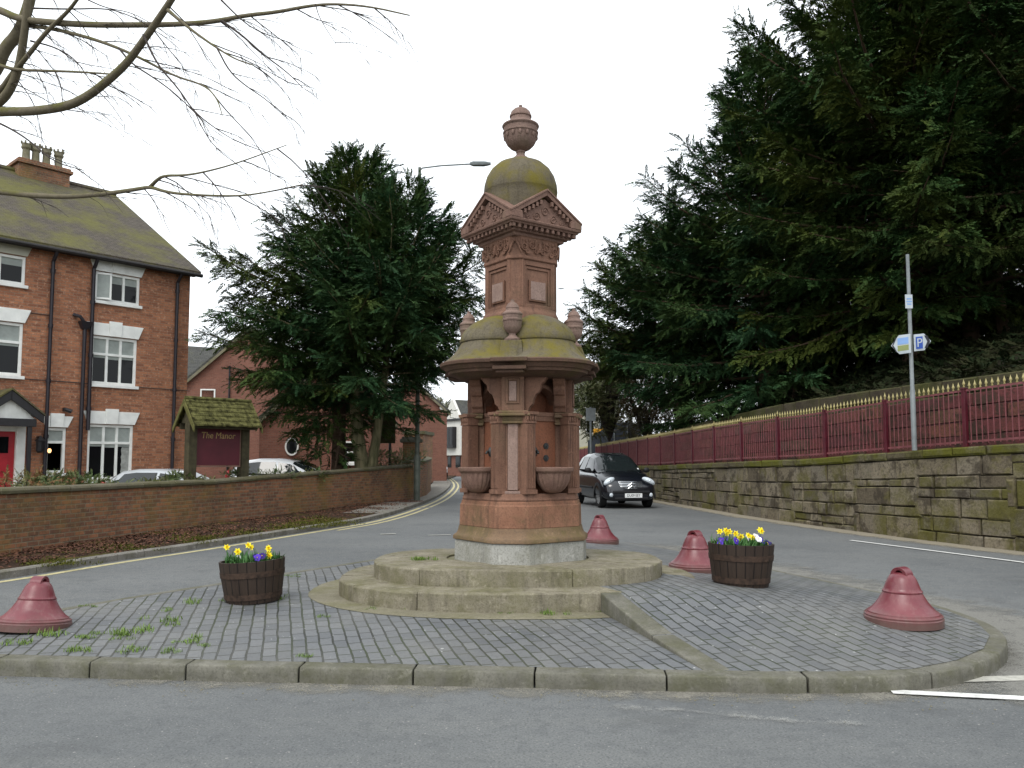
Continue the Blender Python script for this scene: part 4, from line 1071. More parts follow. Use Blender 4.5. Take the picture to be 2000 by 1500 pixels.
# --- rubble builder: every stone is modelled, joints are real gaps over a dark core
def stones(mb, path, zb, zt, fr, wmin, wmax, off, depth, seed, gap=.012, rnd=.02, y0=-99, y1=99, cham=.025):
    r = random.Random(seed)
    acc = [0]
    for a, b in zip(path, path[1:]): acc.append(acc[-1] + (b - a).length)
    fine_p = path; 
    def at(s):
        s = min(max(s, 0), acc[-1] - 1e-4)
        lo = np.searchsorted(acc, s, side='right') - 1; lo = min(lo, len(path) - 2)
        a, b = path[lo], path[lo + 1]; t = (s - acc[lo]) / max(acc[lo + 1] - acc[lo], 1e-9)
        d = (b - a).normalized()
        return a.lerp(b, t), Vector((d.y, -d.x, 0))
    jobs = []
    if fr is None:                        # rubble brought to courses: every stretch has its own course heights
        s = 0
        while s < acc[-1]:
            e = s + r.uniform(1.3, 3.4); hs_ = [0]
            while hs_[-1] < .86: hs_.append(hs_[-1] + r.choice((.09, .12, .15, .19, .23, .27)))
            hs_ = [h / hs_[-1] for h in hs_]
            jobs += [(a, b, s - r.uniform(0, .12), e + r.uniform(0, .12)) for a, b in zip(hs_, hs_[1:])]; s = e
    else: jobs = [(a, b, -1, acc[-1]) for a, b in zip(fr, fr[1:])]
    for f0, f1, s_a, s_b in jobs:
        s = s_a if fr is None else -r.uniform(0, wmax)
        while s < min(s_b, acc[-1]):
            wd = r.uniform(wmin, wmax) * (1.15 if f1 - f0 > .2 else .85)
            sa, sb = max(s, 0), min(s + wd, acc[-1], s_b if fr is None else 1e9); s += wd
            if sb - sa < .06: continue
            pm, nm_ = at((sa + sb) / 2)
            if not (y0 < pm.y < y1): continue
            push = r.uniform(-rnd, rnd)
            c = []
            for su, sf in ((sa, f0), (sb, f0), (sb, f1), (sa, f1)):
                p, n = at(su); z = zb(p) + (zt(p) - zb(p)) * sf
                c.append((p, n, z))
            g = gap * r.uniform(.6, 1.3)
            def pt(i, ins, dp, jit=0):
                p, n, z = c[i]; q, _, _ = c[i ^ 1]
                al = (q - p); al.z = 0; al = al.normalized() if al.length > 1e-6 else al
                up = 1 if i < 2 else -1
                v = p + n * (off + dp) + al * (ins + r.uniform(-jit, jit))
                return (v.x, v.y, z + up * (ins + r.uniform(-jit, jit)))
            ca = min(cham, (sb - sa) * .25)
            back = [pt(i, g, depth) for i in range(4)]
            rim = [pt(i, g, .018 - push, .008) for i in range(4)]
            inn = [pt(i, g + ca, -push - r.uniform(0, .012), .01) for i in range(4)]
            mb.loft([back, rim, inn])
TOPR = [(1, 2.05), (7, 2.0), (13.1, 1.84), (18.5, 1.60), (28.5, 1.43), (40, 1.38), (75, 1.35)]
def zt_r(p): return lerpt(TOPR, p.y)
def zb_r(p): return gz(p.y) - .03
pr = resample([Vector((p.x, p.y, 0)) for p in WALL_R], .4)
rwall = empty('retaining_wall', (0, 0, 0), 0, 'coursed sandstone retaining wall with mossy coping along the right side of the road', 'wall')
m = MB()
stones(m, pr, zb_r, lambda p: zt_r(p) - .17, None, .22, .85, 0, .2, 4, .007, .024, 4, 60, .02)
m.build('stone_courses', MAT['rubble'], rwall, smooth=25)
m = MB(); o2 = offset(pr, .5); o1 = offset(pr, .055)
m.loft([[(a.x, a.y, -.1), (a.x, a.y, zt_r(a) - .04), (b.x, b.y, zt_r(a) - .04), (b.x, b.y, -.1)] for a, b in zip(o1, o2)])
m.build('wall_core', MAT['joint'], rwall)
m = MB(); stones(m, pr, lambda p: zt_r(p) - .17, zt_r, [0, 1], .45, 1.0, -.03, .42, 8, .008, .015, 4, 60, .03)
m.build('coping', MAT['rubble_top'], rwall, smooth=25)
# maroon block wall close behind the railings
RH = 1.02
redw = empty('block_wall', (0, 0, 0), 0, 'wall of dark reddish sandstone blocks rising just behind the spiked railings', 'wall')
m = MB(); stones(m, pr, lambda p: zt_r(p) - .02, lambda p: zt_r(p) + RH - .05, [0, .24, .5, .76, 1.0], .45, 1.0, .50, .04, 15, .006, .006, 4, 60, .008)
m.build('block_courses', MAT['red_block'], redw, smooth=25)
m = MB(); o1 = offset(pr, .53); o2 = offset(pr, .8)
m.loft([[(a.x, a.y, zt_r(a) - .2), (a.x, a.y, zt_r(a) + RH - .06), (b.x, b.y, zt_r(a) + RH - .06), (b.x, b.y, zt_r(a) - .2)] for a, b in zip(o1, o2)])
m.build('wall_core', MAT['palejoint'], redw)
# upper bank wall
TOPU = [(1, 3.35), (14.5, 3.18), (21, 3.13), (30, 2.88), (40, 2.5), (60, 2.2), (75, 2.1)]
def zt_u(p): return lerpt(TOPU, p.y)
uw = empty('bank_wall', (0, 0, 0), 0, 'low mossy stone wall on the bank above the railings, below the dark yews', 'wall')
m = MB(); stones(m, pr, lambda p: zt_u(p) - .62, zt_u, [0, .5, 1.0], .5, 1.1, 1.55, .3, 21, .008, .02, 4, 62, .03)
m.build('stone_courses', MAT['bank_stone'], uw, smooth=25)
# the bank itself
BK = [(.78, -9), (1.5, -1), (1.9, 0), (3.2, .45), (5.5, 1.35), (8, 1.95), (12, 2.2), (40, 2.4)]
far = smoothline([(15.5, 1.0, 0), (11.2, 7.2, 0), (8.2, 13.1, 0), (6.4, 18.6, 0), (5.0, 28.5, 0), (4.4, 40, 0), (4.0, 56, 0), (3.0, 75, 0)], 1)
bank = MB(); rb = random.Random(2); rings = []
for a, b in zip(far, offset(far, 1)):
    n = b - a; k = lerpt([(24, 1.0), (45, .45), (75, .3)], a.y)
    row = []
    for d, h in BK:
        z = {-9: zt_r(a) + RH - .08, -1: zt_u(a) - .45}.get(h, zt_u(a) - .06 + h * k if h not in (-9, -1) else 0)
        row.append((a.x + n.x * d, a.y + n.y * d, z + (rb.uniform(-.08, .08) if d > 2 else 0)))
    rings.append(row)
bank.loft(rings, False, 0, False)
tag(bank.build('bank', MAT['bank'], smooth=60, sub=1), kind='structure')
# --- spiked railings: posts every 1.85 m, a panel of bars between each pair, gilded spear heads on each panel
rl = empty('railings', (0, 0, 0), 0, 'long run of maroon iron railings with gilded spear heads on top of the stone wall', 'railings')
rp = resample(offset([Vector((p.x, p.y, 0)) for p in WALL_R], .2), .05)
acc = [0]
for a, b in zip(rp, rp[1:]): acc.append(acc[-1] + (b - a).length)
def rail_at(s):
    i = min(max(int(np.searchsorted(acc, s)) - 1, 0), len(rp) - 2); a, b = rp[i], rp[i + 1]
    t = (s - acc[i]) / (acc[i + 1] - acc[i]); p = a.lerp(b, t); return Vector((p.x, p.y, zt_r(p)))
s14 = next(acc[i] for i in range(len(rp)) if rp[i].y >= 14.32)
SP = 1.86; k0 = -6; POSTS = [s14 + k * SP for k in range(k0, 25)]
POSTS = [s for s in POSTS if 0 < s < acc[-1] - 2]
SPEAR = [(.006, -.03), (.016, -.02), (.018, -.005), (.010, .0), (.012, .012), (.024, .035), (.022, .05), (.010, .085), (.0, .125)]
for s, s2 in zip(POSTS, POSTS[1:]):
    p, q = rail_at(s), rail_at(s2); al = (q - p); al.z = 0; al.normalize(); rz = atan2(al.y, al.x)
    m = MB(); m.box((p.x, p.y, p.z + RH / 2 - .01), (.075, .075, RH + .02), rz); m.box((p.x, p.y, p.z + RH + .005), (.095, .095, .03), rz)
    m.build('post', MAT['railred'], rl, bevel=.006)
    m = MB(); g = MB()
    n = 17
    for k in range(1, n):
        a = rail_at(s + (s2 - s) * k / n)
        m.tube([(a.x, a.y, a.z + .05), (a.x, a.y, a.z + RH - .02)], .0095, 5)
        g.lathe(SPEAR, 8, (a.x, a.y, a.z + RH + .01))
    g.lathe(SPEAR, 8, (p.x, p.y, p.z + RH + .05))
    for h, t in ((.09, .035), (RH - .03, .035)):
        for k in range(4):
            a, b = rail_at(s + (s2 - s) * k / 4), rail_at(s + (s2 - s) * (k + 1) / 4)
            m.box(((a.x + b.x) / 2, (a.y + b.y) / 2, (a.z + b.z) / 2 + h), ((b - a).length, .012, t), M=(Matrix.Rotation(atan2((b - a).y, (b - a).x), 3, 'Z') @ Matrix.Rotation(-atan2(b.z - a.z, hypot(b.x - a.x, b.y - a.y)), 3, 'Y')))
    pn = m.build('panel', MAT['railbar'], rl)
    g.build('spear_heads', MAT['gold'], pn, smooth=50)

# ================================================================== TEXT
def text(s, size, mat, name, parent, loc, ax, ay, depth=.004, shear=0, sx=1.0):
    cu = bpy.data.curves.new('t', 'FONT'); cu.body = s; cu.size = size; cu.align_x = 'CENTER'; cu.align_y = 'CENTER'; cu.extrude = depth / 2; cu.shear = shear
    cu.resolution_u = 4
    to = bpy.data.objects.new('t', cu); COL.objects.link(to)
    dgp = bpy.context.evaluated_depsgraph_get(); dgp.update()
    me = bpy.data.meshes.new_from_object(to.evaluated_get(dgp))
    bpy.data.objects.remove(to); bpy.data.curves.remove(cu)
    ax, ay = Vector(ax).normalized(), Vector(ay).normalized(); az = ax.cross(ay)
    M = Matrix((ax, ay, az)).transposed().to_4x4(); M.translation = Vector(loc)
    me.transform(Matrix.Diagonal((sx, 1, 1, 1))); me.transform(M)
    me.materials.clear(); me.materials.append(mat); me.name = name
    o = bpy.data.objects.new(name, me); COL.objects.link(o); adopt(o, parent)
    return o

# ================================================================== BRICK HOUSE (local: x along the front to the right, y into the house)
HC = P(372, 535, 25.0); HA = radians(48.8)
HZ = gz(25)
house = empty('brick_house', (HC.x, HC.y, HZ), HA, 'three storey red brick house with white sash windows and mossy tiled roof on the left', 'house')
ax, ay = Vector((cos(HA), sin(HA), 0)), Vector((-sin(HA), cos(HA), 0))
def fac(px, py, off=0.0):                 # photo point on the plane y = off of the house front
    a, b, c = ray(px, py); d = Vector((a, b, c)); o = Vector((HC.x, HC.y, 0)) + ay * off - Vector((0, 0, CAM_H))
    t = o.dot(ay) / d.dot(ay); p = d * t + Vector((0, 0, CAM_H))
    return (p - Vector((HC.x, HC.y, 0))).dot(ax), p.z - HZ
EZ = fac(372, 531)[1]; XL = -15.0; DEP = 12.2
def X(px, py): return fac(px, py)[0]
def Z(px, py): return fac(px, py)[1]
wins = [  # x0, x1, z0, z1, columns, transom z
    (X(184, 560), X(273, 570), Z(272, 598), Z(272, 543), 3, None),
    (X(177, 700), X(267, 700), Z(266, 755), Z(266, 664), 3, Z(266, 698)),
    (X(170, 880), X(259, 880), Z(258, 936), Z(258, 831), 3, Z(258, 866)),
    (X(88, 880), X(128, 880), Z(126, 924), Z(126, 836), 1, Z(126, 864)),
    (X(44, 680) - 1.75, X(44, 680), Z(43, 735), Z(43, 632), 3, Z(43, 670)),
    (X(50, 530) - 1.75, X(50, 530), Z(49, 558), Z(49, 502), 3, None)]
DX0, DX1, DZ1 = X(48, 880) - 1.62, X(48, 880), Z(48, 832)
ops = [w[:4] for w in wins] + [(DX0, DX1, .05, DZ1)]
def holed(m, x0, x1, z0, z1, ops, y, th):
    xs = sorted(set([x0, x1] + [o[0] for o in ops] + [o[1] for o in ops])); zs = sorted(set([z0, z1] + [o[2] for o in ops] + [o[3] for o in ops]))
    for a, b in zip(xs, xs[1:]):
        for c, d in zip(zs, zs[1:]):
            if any(o[0] - 1e-6 <= a and b <= o[1] + 1e-6 and o[2] - 1e-6 <= c and d <= o[3] + 1e-6 for o in ops): continue
            m.add([(a, y, c), (b, y, c), (b, y, d), (a, y, d)], [(0, 1, 2, 3)])
    for a, b, c, d in ops:
        m.add([(a, y, c), (b, y, c), (b, y, d), (a, y, d), (a, y + th, c), (b, y + th, c), (b, y + th, d), (a, y + th, d)], [(0, 1, 5, 4), (1, 2, 6, 5), (2, 3, 7, 6), (3, 0, 4, 7)])
RZ = EZ + 3.72
m = MB(); holed(m, XL, 0, -.3, EZ, ops, 0, .14)
m.add([(0, 0, -.3), (0, DEP, -.3), (0, DEP, EZ), (0, DEP / 2, RZ - .1), (0, 0, EZ)], [(0, 1, 2, 3, 4)])
m.add([(XL, 0, -.3), (XL, DEP, -.3), (XL, DEP, EZ), (XL, DEP / 2, RZ - .1), (XL, 0, EZ)], [(4, 3, 2, 1, 0)])
m.add([(XL, DEP, -.3), (0, DEP, -.3), (0, DEP, EZ), (XL, DEP, EZ)], [(0, 1, 2, 3)])
m.build('wall', MAT['house_brick'], house)
m = MB()
def roofslab(m, x0, x1, ya, za, yb, zb, t=.1):
    m.loft([[(x0, ya, za), (x0, yb, zb), (x0, yb, zb + t), (x0, ya, za + t)], [(x1, ya, za), (x1, yb, zb), (x1, yb, zb + t), (x1, ya, za + t)]])
sl = (RZ - EZ) / (DEP / 2)
roofslab(m, XL - .3, .18, -.32, EZ - .32 * sl * .6, DEP / 2, RZ)
roofslab(m, XL - .3, .18, DEP + .32, EZ - .2, DEP / 2, RZ)
roof = m.build('roof', MAT['tiles'], house)
m = MB(); m.tube([(XL - .3, DEP / 2, RZ + .1), (.18, DEP / 2, RZ + .1)], .11, 8); m.build('ridge_tiles', MAT['tiles'], roof, smooth=40)
m = MB(); m.tube([(XL - .3, -.36, EZ - .15), (.2, -.36, EZ - .15)], .06, 8); m.bx(XL, .1, -.27, -.02, EZ - .16, EZ - .04)
m.build('gutter', MAT['gutterdark'], house, smooth=40)
# chimney on the ridge with four pots
c0, c1 = fac(35, 340, DEP / 2 - .4)[0], fac(136, 340, DEP / 2 - .4)[0]
czt = fac(100, 326, DEP / 2 - .4)[1]
m = MB(); m.bx(c0, c1, DEP / 2 - .45, DEP / 2 + .45, RZ - .8, czt - .12)
m.bx(c0 - .08, c1 + .08, DEP / 2 - .53, DEP / 2 + .53, czt - .12, czt - .02); m.bx(c0 - .02, c1 + .02, DEP / 2 - .48, DEP / 2 + .48, czt - .02, czt + .06)
ch = m.build('chimney', MAT['wall_brick'], house, bevel=.01)
for px in (51, 70, 91, 115):
    x = fac(px, 300, DEP / 2 - .1)[0]
    m = MB(); m.lathe([(.14, 0), (.15, .04), (.13, .08), (.12, .24), (.115, .42), (.15, .46), (.16, .50), (.14, .54), (.155, .62), (.12, .62), (.10, .5)], 12, (x, DEP / 2 - .1, czt + .05))
    for q in range(6): m.box((x + .15 * cos(q * pi / 3), DEP / 2 - .1 + .15 * sin(q * pi / 3), czt + .70), (.05, .05, .09), q * pi / 3)
    m.build('chimney_pot', MAT['apron'], ch, smooth=40)
def window(x0, x1, z0, z1, nc, tz, blind=True, par=house, y=.05, open_=False, sill=True, lit=False, fm='white', gap=.05):
    m = MB(); f = .075
    def bar(a, b, c, d, w=.07): m.bx(a, b, y - .02, y + w, c, d)
    bar(x0, x1, z1 - f, z1); bar(x0, x1, z0, z0 + f); bar(x0, x0 + f, z0 + f, z1 - f); bar(x1 - f, x1, z0 + f, z1 - f)
    xs = [x0 + f + (x1 - x0 - 2 * f) * k / nc for k in range(nc + 1)]
    for x in xs[1:-1]: m.bx(x - .035, x + .035, y - .015, y + .06, z0 + f, z1 - f)
    if tz: m.bx(x0 + f, x1 - f, y - .025, y + .058, tz - .035, tz + .035)
    wn = m.build('window', MAT[fm], par, bevel=.006)
    zs = [z0 + f] + ([tz] if tz else []) + [z1 - f]
    for i, (a, b) in enumerate(zip(xs, xs[1:])):
        for j, (c, d) in enumerate(zip(zs, zs[1:])):
            top = j == len(zs) - 2
            if lit and not top: continue
            p = MB()
            if blind and tz and top:
                p.add([(a, y + .03, c), (b, y + .03, c), (b, y + .03, d), (a, y + .03, d)], [(0, 1, 2, 3)]); p.build('blind', MAT['blind'], wn)
            else:
                e = 0
                if blind and not tz: 
                    e = (d - c) * (.30 if i else .0)
                p.add([(a, y + .03, c), (b, y + .03, c), (b, y + .03, d - e), (a, y + .03, d - e)], [(0, 1, 2, 3)]); p.build('pane', MAT['glass'], wn)
                if e:
                    p = MB(); p.add([(a, y + .032, d - e), (b, y + .032, d - e), (b, y + .032, d), (a, y + .032, d)], [(0, 1, 2, 3)]); p.build('blind', MAT['blind'], wn)
                if blind and tz and not top:
                    p = MB(); p.bx(a + .01, b - .01, y + .016, y + .029, d - .10 - .03 * (i % 2), d - .035); p.build('blind', MAT['blind'], wn)
    if sill:
        m = MB(); m.bx(x0 - .06, x1 + .06, y - .13, y + .05, z0 - .09, z0 - .003); m.build('sill', MAT[fm], wn, bevel=.008)
    return wn
for i, wv in enumerate(wins):
    wn = window(*wv, lit=(i == 3))
    x0, x1, z0, z1 = wv[:4]
    if i == 2:
        m = MB(); xm = x1 - .13
        m.loft([[(xm - .16 + .012 * sin(q * 2.2), .074, z0 + .08 + q * .07), (xm - .02, .062 + .006 * (q % 2), z0 + .08 + q * .07), (xm + .05, .074, z0 + .08 + q * .07)] for q in range(13)], False, 0, False); m.build('curtain', MAT['curtain'], wn)
    if i == 0:                             # the left casement stands ajar
        m = MB(); w2 = (x1 - x0) / 3; Mx = Matrix.Rotation(radians(-22), 3, 'Z'); hp = Vector((x0 + .03, .02, (z0 + z1) / 2))
        for dx, dz, sx, sz in ((w2 / 2, .28, w2, .05), (w2 / 2, -.28, w2, .05), (.03, 0, .05, .56), (w2 - .03, 0, .05, .56)): m.box(hp + Mx @ Vector((dx, 0, dz * (z1 - z0) / .66)), (sx, .04, sz * (1 if sz < .1 else (z1 - z0) / .66)), M=Mx)
        cs = m.build('casement', MAT['white'], wn)
        m = MB(); m.box(hp + Mx @ Vector((w2 / 2, 0, 0)), (w2 - .09, .01, (z1 - z0) * .8), M=Mx); m.build('casement_pane', MAT['blind'], wn)
    # flared white lintel with keystone
    lt = .36 if i != 3 else .34; ex = .15
    m = MB(); gz_ = .012
    za, zb = z1 + .012, z1 + .012 + lt * (.9 if i == 3 else 1)
    xm = (x0 + x1) / 2
    def wedge(a0, a1, b0, b1, zt, yy): m.loft([[(a0, yy, za), (a1, yy, za), (b1, yy, zt), (b0, yy, zt)], [(a0, .0, za), (a1, .0, za), (b1, .0, zt), (b0, .0, zt)]])
    wedge(x0 - .02, xm - .16, x0 - .16, xm - .18, zb, -.045); wedge(xm + .16, x1 + .02, xm + .18, x1 + .16, zb, -.045)
    wedge(xm - .16, xm + .16, xm - .18, xm + .18, zb + .07, -.07)
    m.build('lintel', MAT['white'] if i != 5 else MAT['cream'], house, bevel=.008)
# room behind the small lit window
x0, x1, z0, z1 = wins[3][:4]
m = MB(); m.add([(x0 - .8, 2.0, 0), (x1 + .8, 2.0, 0), (x1 + .8, 2.0, 2.7), (x0 - .8, 2.0, 2.7), (x0 - .8, .15, 0), (x1 + .8, .15, 0), (x1 + .8, .15, 2.7), (x0 - .8, .15, 2.7)], [(0, 1, 2, 3), (0, 4, 7, 3), (1, 5, 6, 2), (0, 1, 5, 4), (3, 2, 6, 7)])
rm = m.build('room', MAT['interior'], house)
m = MB(); m.ell((x0 + (x1 - x0) * .62, .6, z0 + (z1 - z0) * .50), (.05, .05, .065), 12, 8); m.build('lit_bulb', MAT['bulb'], house)
# front door and porch
m = MB(); f = .22
for a, b, c, d in ((DX0, DX0 + f, .05, DZ1), (DX1 - f, DX1, .05, DZ1), (DX0 + f, DX1 - f, DZ1 - f * .7, DZ1)): m.bx(a, b, -.05, .10, c, d)
fr = m.build('door_frame', MAT['white'], house, bevel=.01)
m = MB(); m.bx(DX0 + f, DX1 - f, .06, .11, .05, DZ1 - f * .7)
for a, b, c, d in ((.12, .45, .25, .95), (.55, .88, .25, .95), (.12, .88, 1.05, 1.4)):
    wdt = DX1 - DX0 - 2 * f; m.bx(DX0 + f + wdt * a, DX0 + f + wdt * b, .045, .06, c, d)
door = m.build('door', MAT['reddoor'], house, bevel=.012)
m = MB(); m.bx(DX0 + f + .2, DX1 - f - .15, .05, .062, 1.55, DZ1 - f * .7 - .14); m.build('door_pane', MAT['glass'], door)
PO = -.85
pa, pz = fac(23, 762, PO); pe, pez = fac(86, 812, PO); pb_z = fac(30, 817, PO)[1]
hw = pe - pa
m = MB(); m.extr([(-hw * .78, 0), (hw * .78, 0), (0, (pz - pb_z) * .80)], (pa, PO + .12, pb_z), (1, 0, 0), (0, 0, 1), -.06)
for q in range(9): m.bx(pa - hw * .6 + q * hw * .15 - .004, pa - hw * .6 + q * hw * .15 + .004, PO + .054, PO + .062, pb_z + .03, pb_z + .03 + max(.05, (pz - pb_z) * .72 * (1 - abs(-.6 + q * .15) / .78)))
porch = m.build('porch_pediment', MAT['white'], house)
m = MB()
for s in (-1, 1):
    m.loft([[(pa, PO - .03, pz), (pa + s * hw, PO - .03, pez), (pa + s * hw, PO - .03, pez - .2), (pa, PO - .03, pz - .24)], [(pa, PO + .05, pz), (pa + s * hw, PO + .05, pez), (pa + s * hw, PO + .05, pez - .2), (pa, PO + .05, pz - .24)]])
m.bx(pa - hw * .8, pa + hw * .8, PO + .03, PO + .16, pb_z - .2, pb_z)
for s in (-1, 1):
    m.bx(pa + s * hw * .62 - .05, pa + s * hw * .62 + .05, PO + .05, PO + .15, -.2, pb_z - .2)
m.build('porch_frame', MAT['blackpaint'], house, bevel=.01)
m = MB()
for s in (-1, 1):
    m.loft([[(pa, PO - .06, pz + .01), (pa + s * hw * 1.03, PO - .06, pez - .01), (pa + s * hw * 1.03, PO - .06, pez + .04), (pa, PO - .06, pz + .06)], [(pa, -.01, pz + .01), (pa + s * hw * 1.03, -.01, pez - .01), (pa + s * hw * 1.03, -.01, pez + .04), (pa, -.01, pz + .06)]])
m.build('porch_roof', MAT['tiles'], house)
# downpipes
def pipe(px, py, z0, z1, name='drainpipe', r=.05):
    x = X(px, py); m = MB(); m.tube([(x, -.36, z1 - .02), (x, -.30, z1 - .14), (x, -.10, z1 - .34), (x, -.10, z0)], r, 8)
    zz = z0 + .6
    while zz < z1 - .5: m.tube([(x, -.10, zz - .05), (x, -.10, zz + .05)], r * 1.35, 8); zz += 1.5
    return m.build(name, MAT['pipe'], house, smooth=40)
pipe(97, 620, -.1, EZ - .1); pipe(341, 650, -.1, EZ - .1); pipe(178, 600, 2.2, EZ - .1, r=.055)
m = MB(); x = X(163, 640); zt_ = Z(163, 640); m.tube([(x, -.1, -.1), (x, -.1, zt_)], .055, 8); m.loft([[(x - .07, -.02, zt_ - .05), (x + .07, -.02, zt_ - .05), (x + .07, -.17, zt_ - .05), (x - .07, -.17, zt_ - .05)], [(x - .16, -.02, zt_ + .15), (x + .16, -.02, zt_ + .15), (x + .16, -.26, zt_ + .15), (x - .16, -.26, zt_ + .15)]])
m.tube([(x, -.12, zt_ + .1), (x - .15, -.14, zt_ + .28), (x - .3, -.05, zt_ + .33)], .05, 8)
m.build('drainpipe', MAT['pipe'], house, smooth=40)
x = X(72, 870); z = Z(72, 870)
m = MB(); m.lathe([(.05, -.2), (.09, -.15), (.1, .1), (.13, .12), (.03, .24), (0, .26)], 8, (x, -.22, z)); m.bx(x - .02, x + .02, -.22, 0, z + .2, z + .24); m.build('wall_lantern', MAT['blackpaint'], house)
x, z = X(124, 800), Z(124, 800)
m = MB(); m.bx(x - .03, x + .03, -.14, 0, z - .03, z + .05); m.tube([(x, -.13, z), (x + .14, -.2, z - .06)], .055, 8); m.build('security_camera', MAT['blackpaint'], house)
m = MB(); m.tube([(X(100, 610), -.02, Z(0, 606) + .03), (XL, -.02, Z(0, 606))], .012, 5); m.tube([(X(370, 790), -.02, Z(100, 745)), (X(0, 735), -.02, Z(100, 745) + .02)], .010, 5); m.build('wall_cable', MAT['pipe'], house)
# ================================================================== HOTEL NAME SIGN
sg = empty('name_sign', (-6.78, 18.9, gz(18.9)), radians(47), 'roofed wooden sign with maroon board lettered The Manor behind the left wall', 'sign')
m = MB(); L, D = .9, .56
for s in (-1, 1):
    m.bx(s * .72 - .1, s * .72 + .1, -.1, .1, 0, 2.3)
m.build('posts', MAT['oldwood'], sg, bevel=.01) if False else None
for s in (-1, 1):
    m = MB(); m.bx(s * .74 - .11, s * .74 + .11, -.13, .13, 0, 2.36); m.build('post', MAT['oldwood'], sg, bevel=.012)
m = MB(); m.bx(-.63, .63, -.05, .05, 1.36, 2.26); bd_ = m.build('board', MAT['signred'], sg, bevel=.005)
m = MB()
for a, b, c, d in ((-.63, .63, 1.32, 1.355), (-.63, .63, 2.262, 2.29), (-.628, -.60, 1.356, 2.26), (.60, .628, 1.356, 2.26)): m.bx(a, b, -.062, -.052, c, d)
m.build('board_frame', MAT['brownstone'], bd_)
text('The Manor', .215, MAT['goldletter'], 'lettering', bd_, (-.02, -.056, 2.07), (1, 0, 0), (0, 0, 1), .006, .12, .98)
m = MB(); m.bx(-.85, .85, -.44, -.36, 2.22, 2.36); m.bx(-.85, .85, .36, .44, 2.22, 2.36); m.bx(-.85, .85, -.1, .1, 2.36, 2.46); m.build('roof_beam', MAT['oldwood'], sg, bevel=.008)
m = MB()
for s in (-1, 1): m.loft([[(s * .8, -.36, 2.36), (s * .8, .36, 2.36), (s * .8, 0, 2.78)], [(s * .84, -.36, 2.36), (s * .84, .36, 2.36), (s * .84, 0, 2.78)]])
m.build('gable_board', MAT['oldwood'], sg)
for s in (-1, 1):
    m = MB()
    for e in (-1, 1): m.loft([[(s * .93, 0, 2.92), (s * .93, e * .60, 2.27), (s * .93, e * .60, 2.13), (s * .93, 0, 2.76)], [(s * .97, 0, 2.92), (s * .97, e * .60, 2.27), (s * .97, e * .60, 2.13), (s * .97, 0, 2.76)]])
    m.build('bargeboard', MAT['greenwood'], sg, bevel=.006)
m = MB(); r = random.Random(4)
for e in (-1, 1):                          # overlapping thick mossy tiles
    for row in range(6):
        x = -.93 - (row % 2) * .06
        while x < .91:
            wd = r.uniform(.10, .14); t0, t1 = row / 6 - .0, (row + 1.25) / 6
            y0, z0 = e * .62 * (1 - t0), 2.26 + .66 * t0; y1, z1 = e * .62 * max(1 - t1, 0), 2.26 + .66 * min(t1, 1)
            k = r.uniform(-.008, .012); xa, xb = max(x, -.93), min(x + wd - .006, .93)
            m.loft([[(xa, y0, z0 + .02 + k), (xb, y0, z0 + .02 + k), (xb, y0, z0 + .055 + k), (xa, y0, z0 + .055 + k)], [(xa, y1, z1 + .0), (xb, y1, z1 + .0), (xb, y1, z1 + .02), (xa, y1, z1 + .02)]]); x += wd
m.tube([(-.93, 0, 2.945), (.93, 0, 2.945)], .05, 8)
m.build('tiled_roof', MAT['sign_tiles'], sg)

sg.scale = (.87, .87, .955)

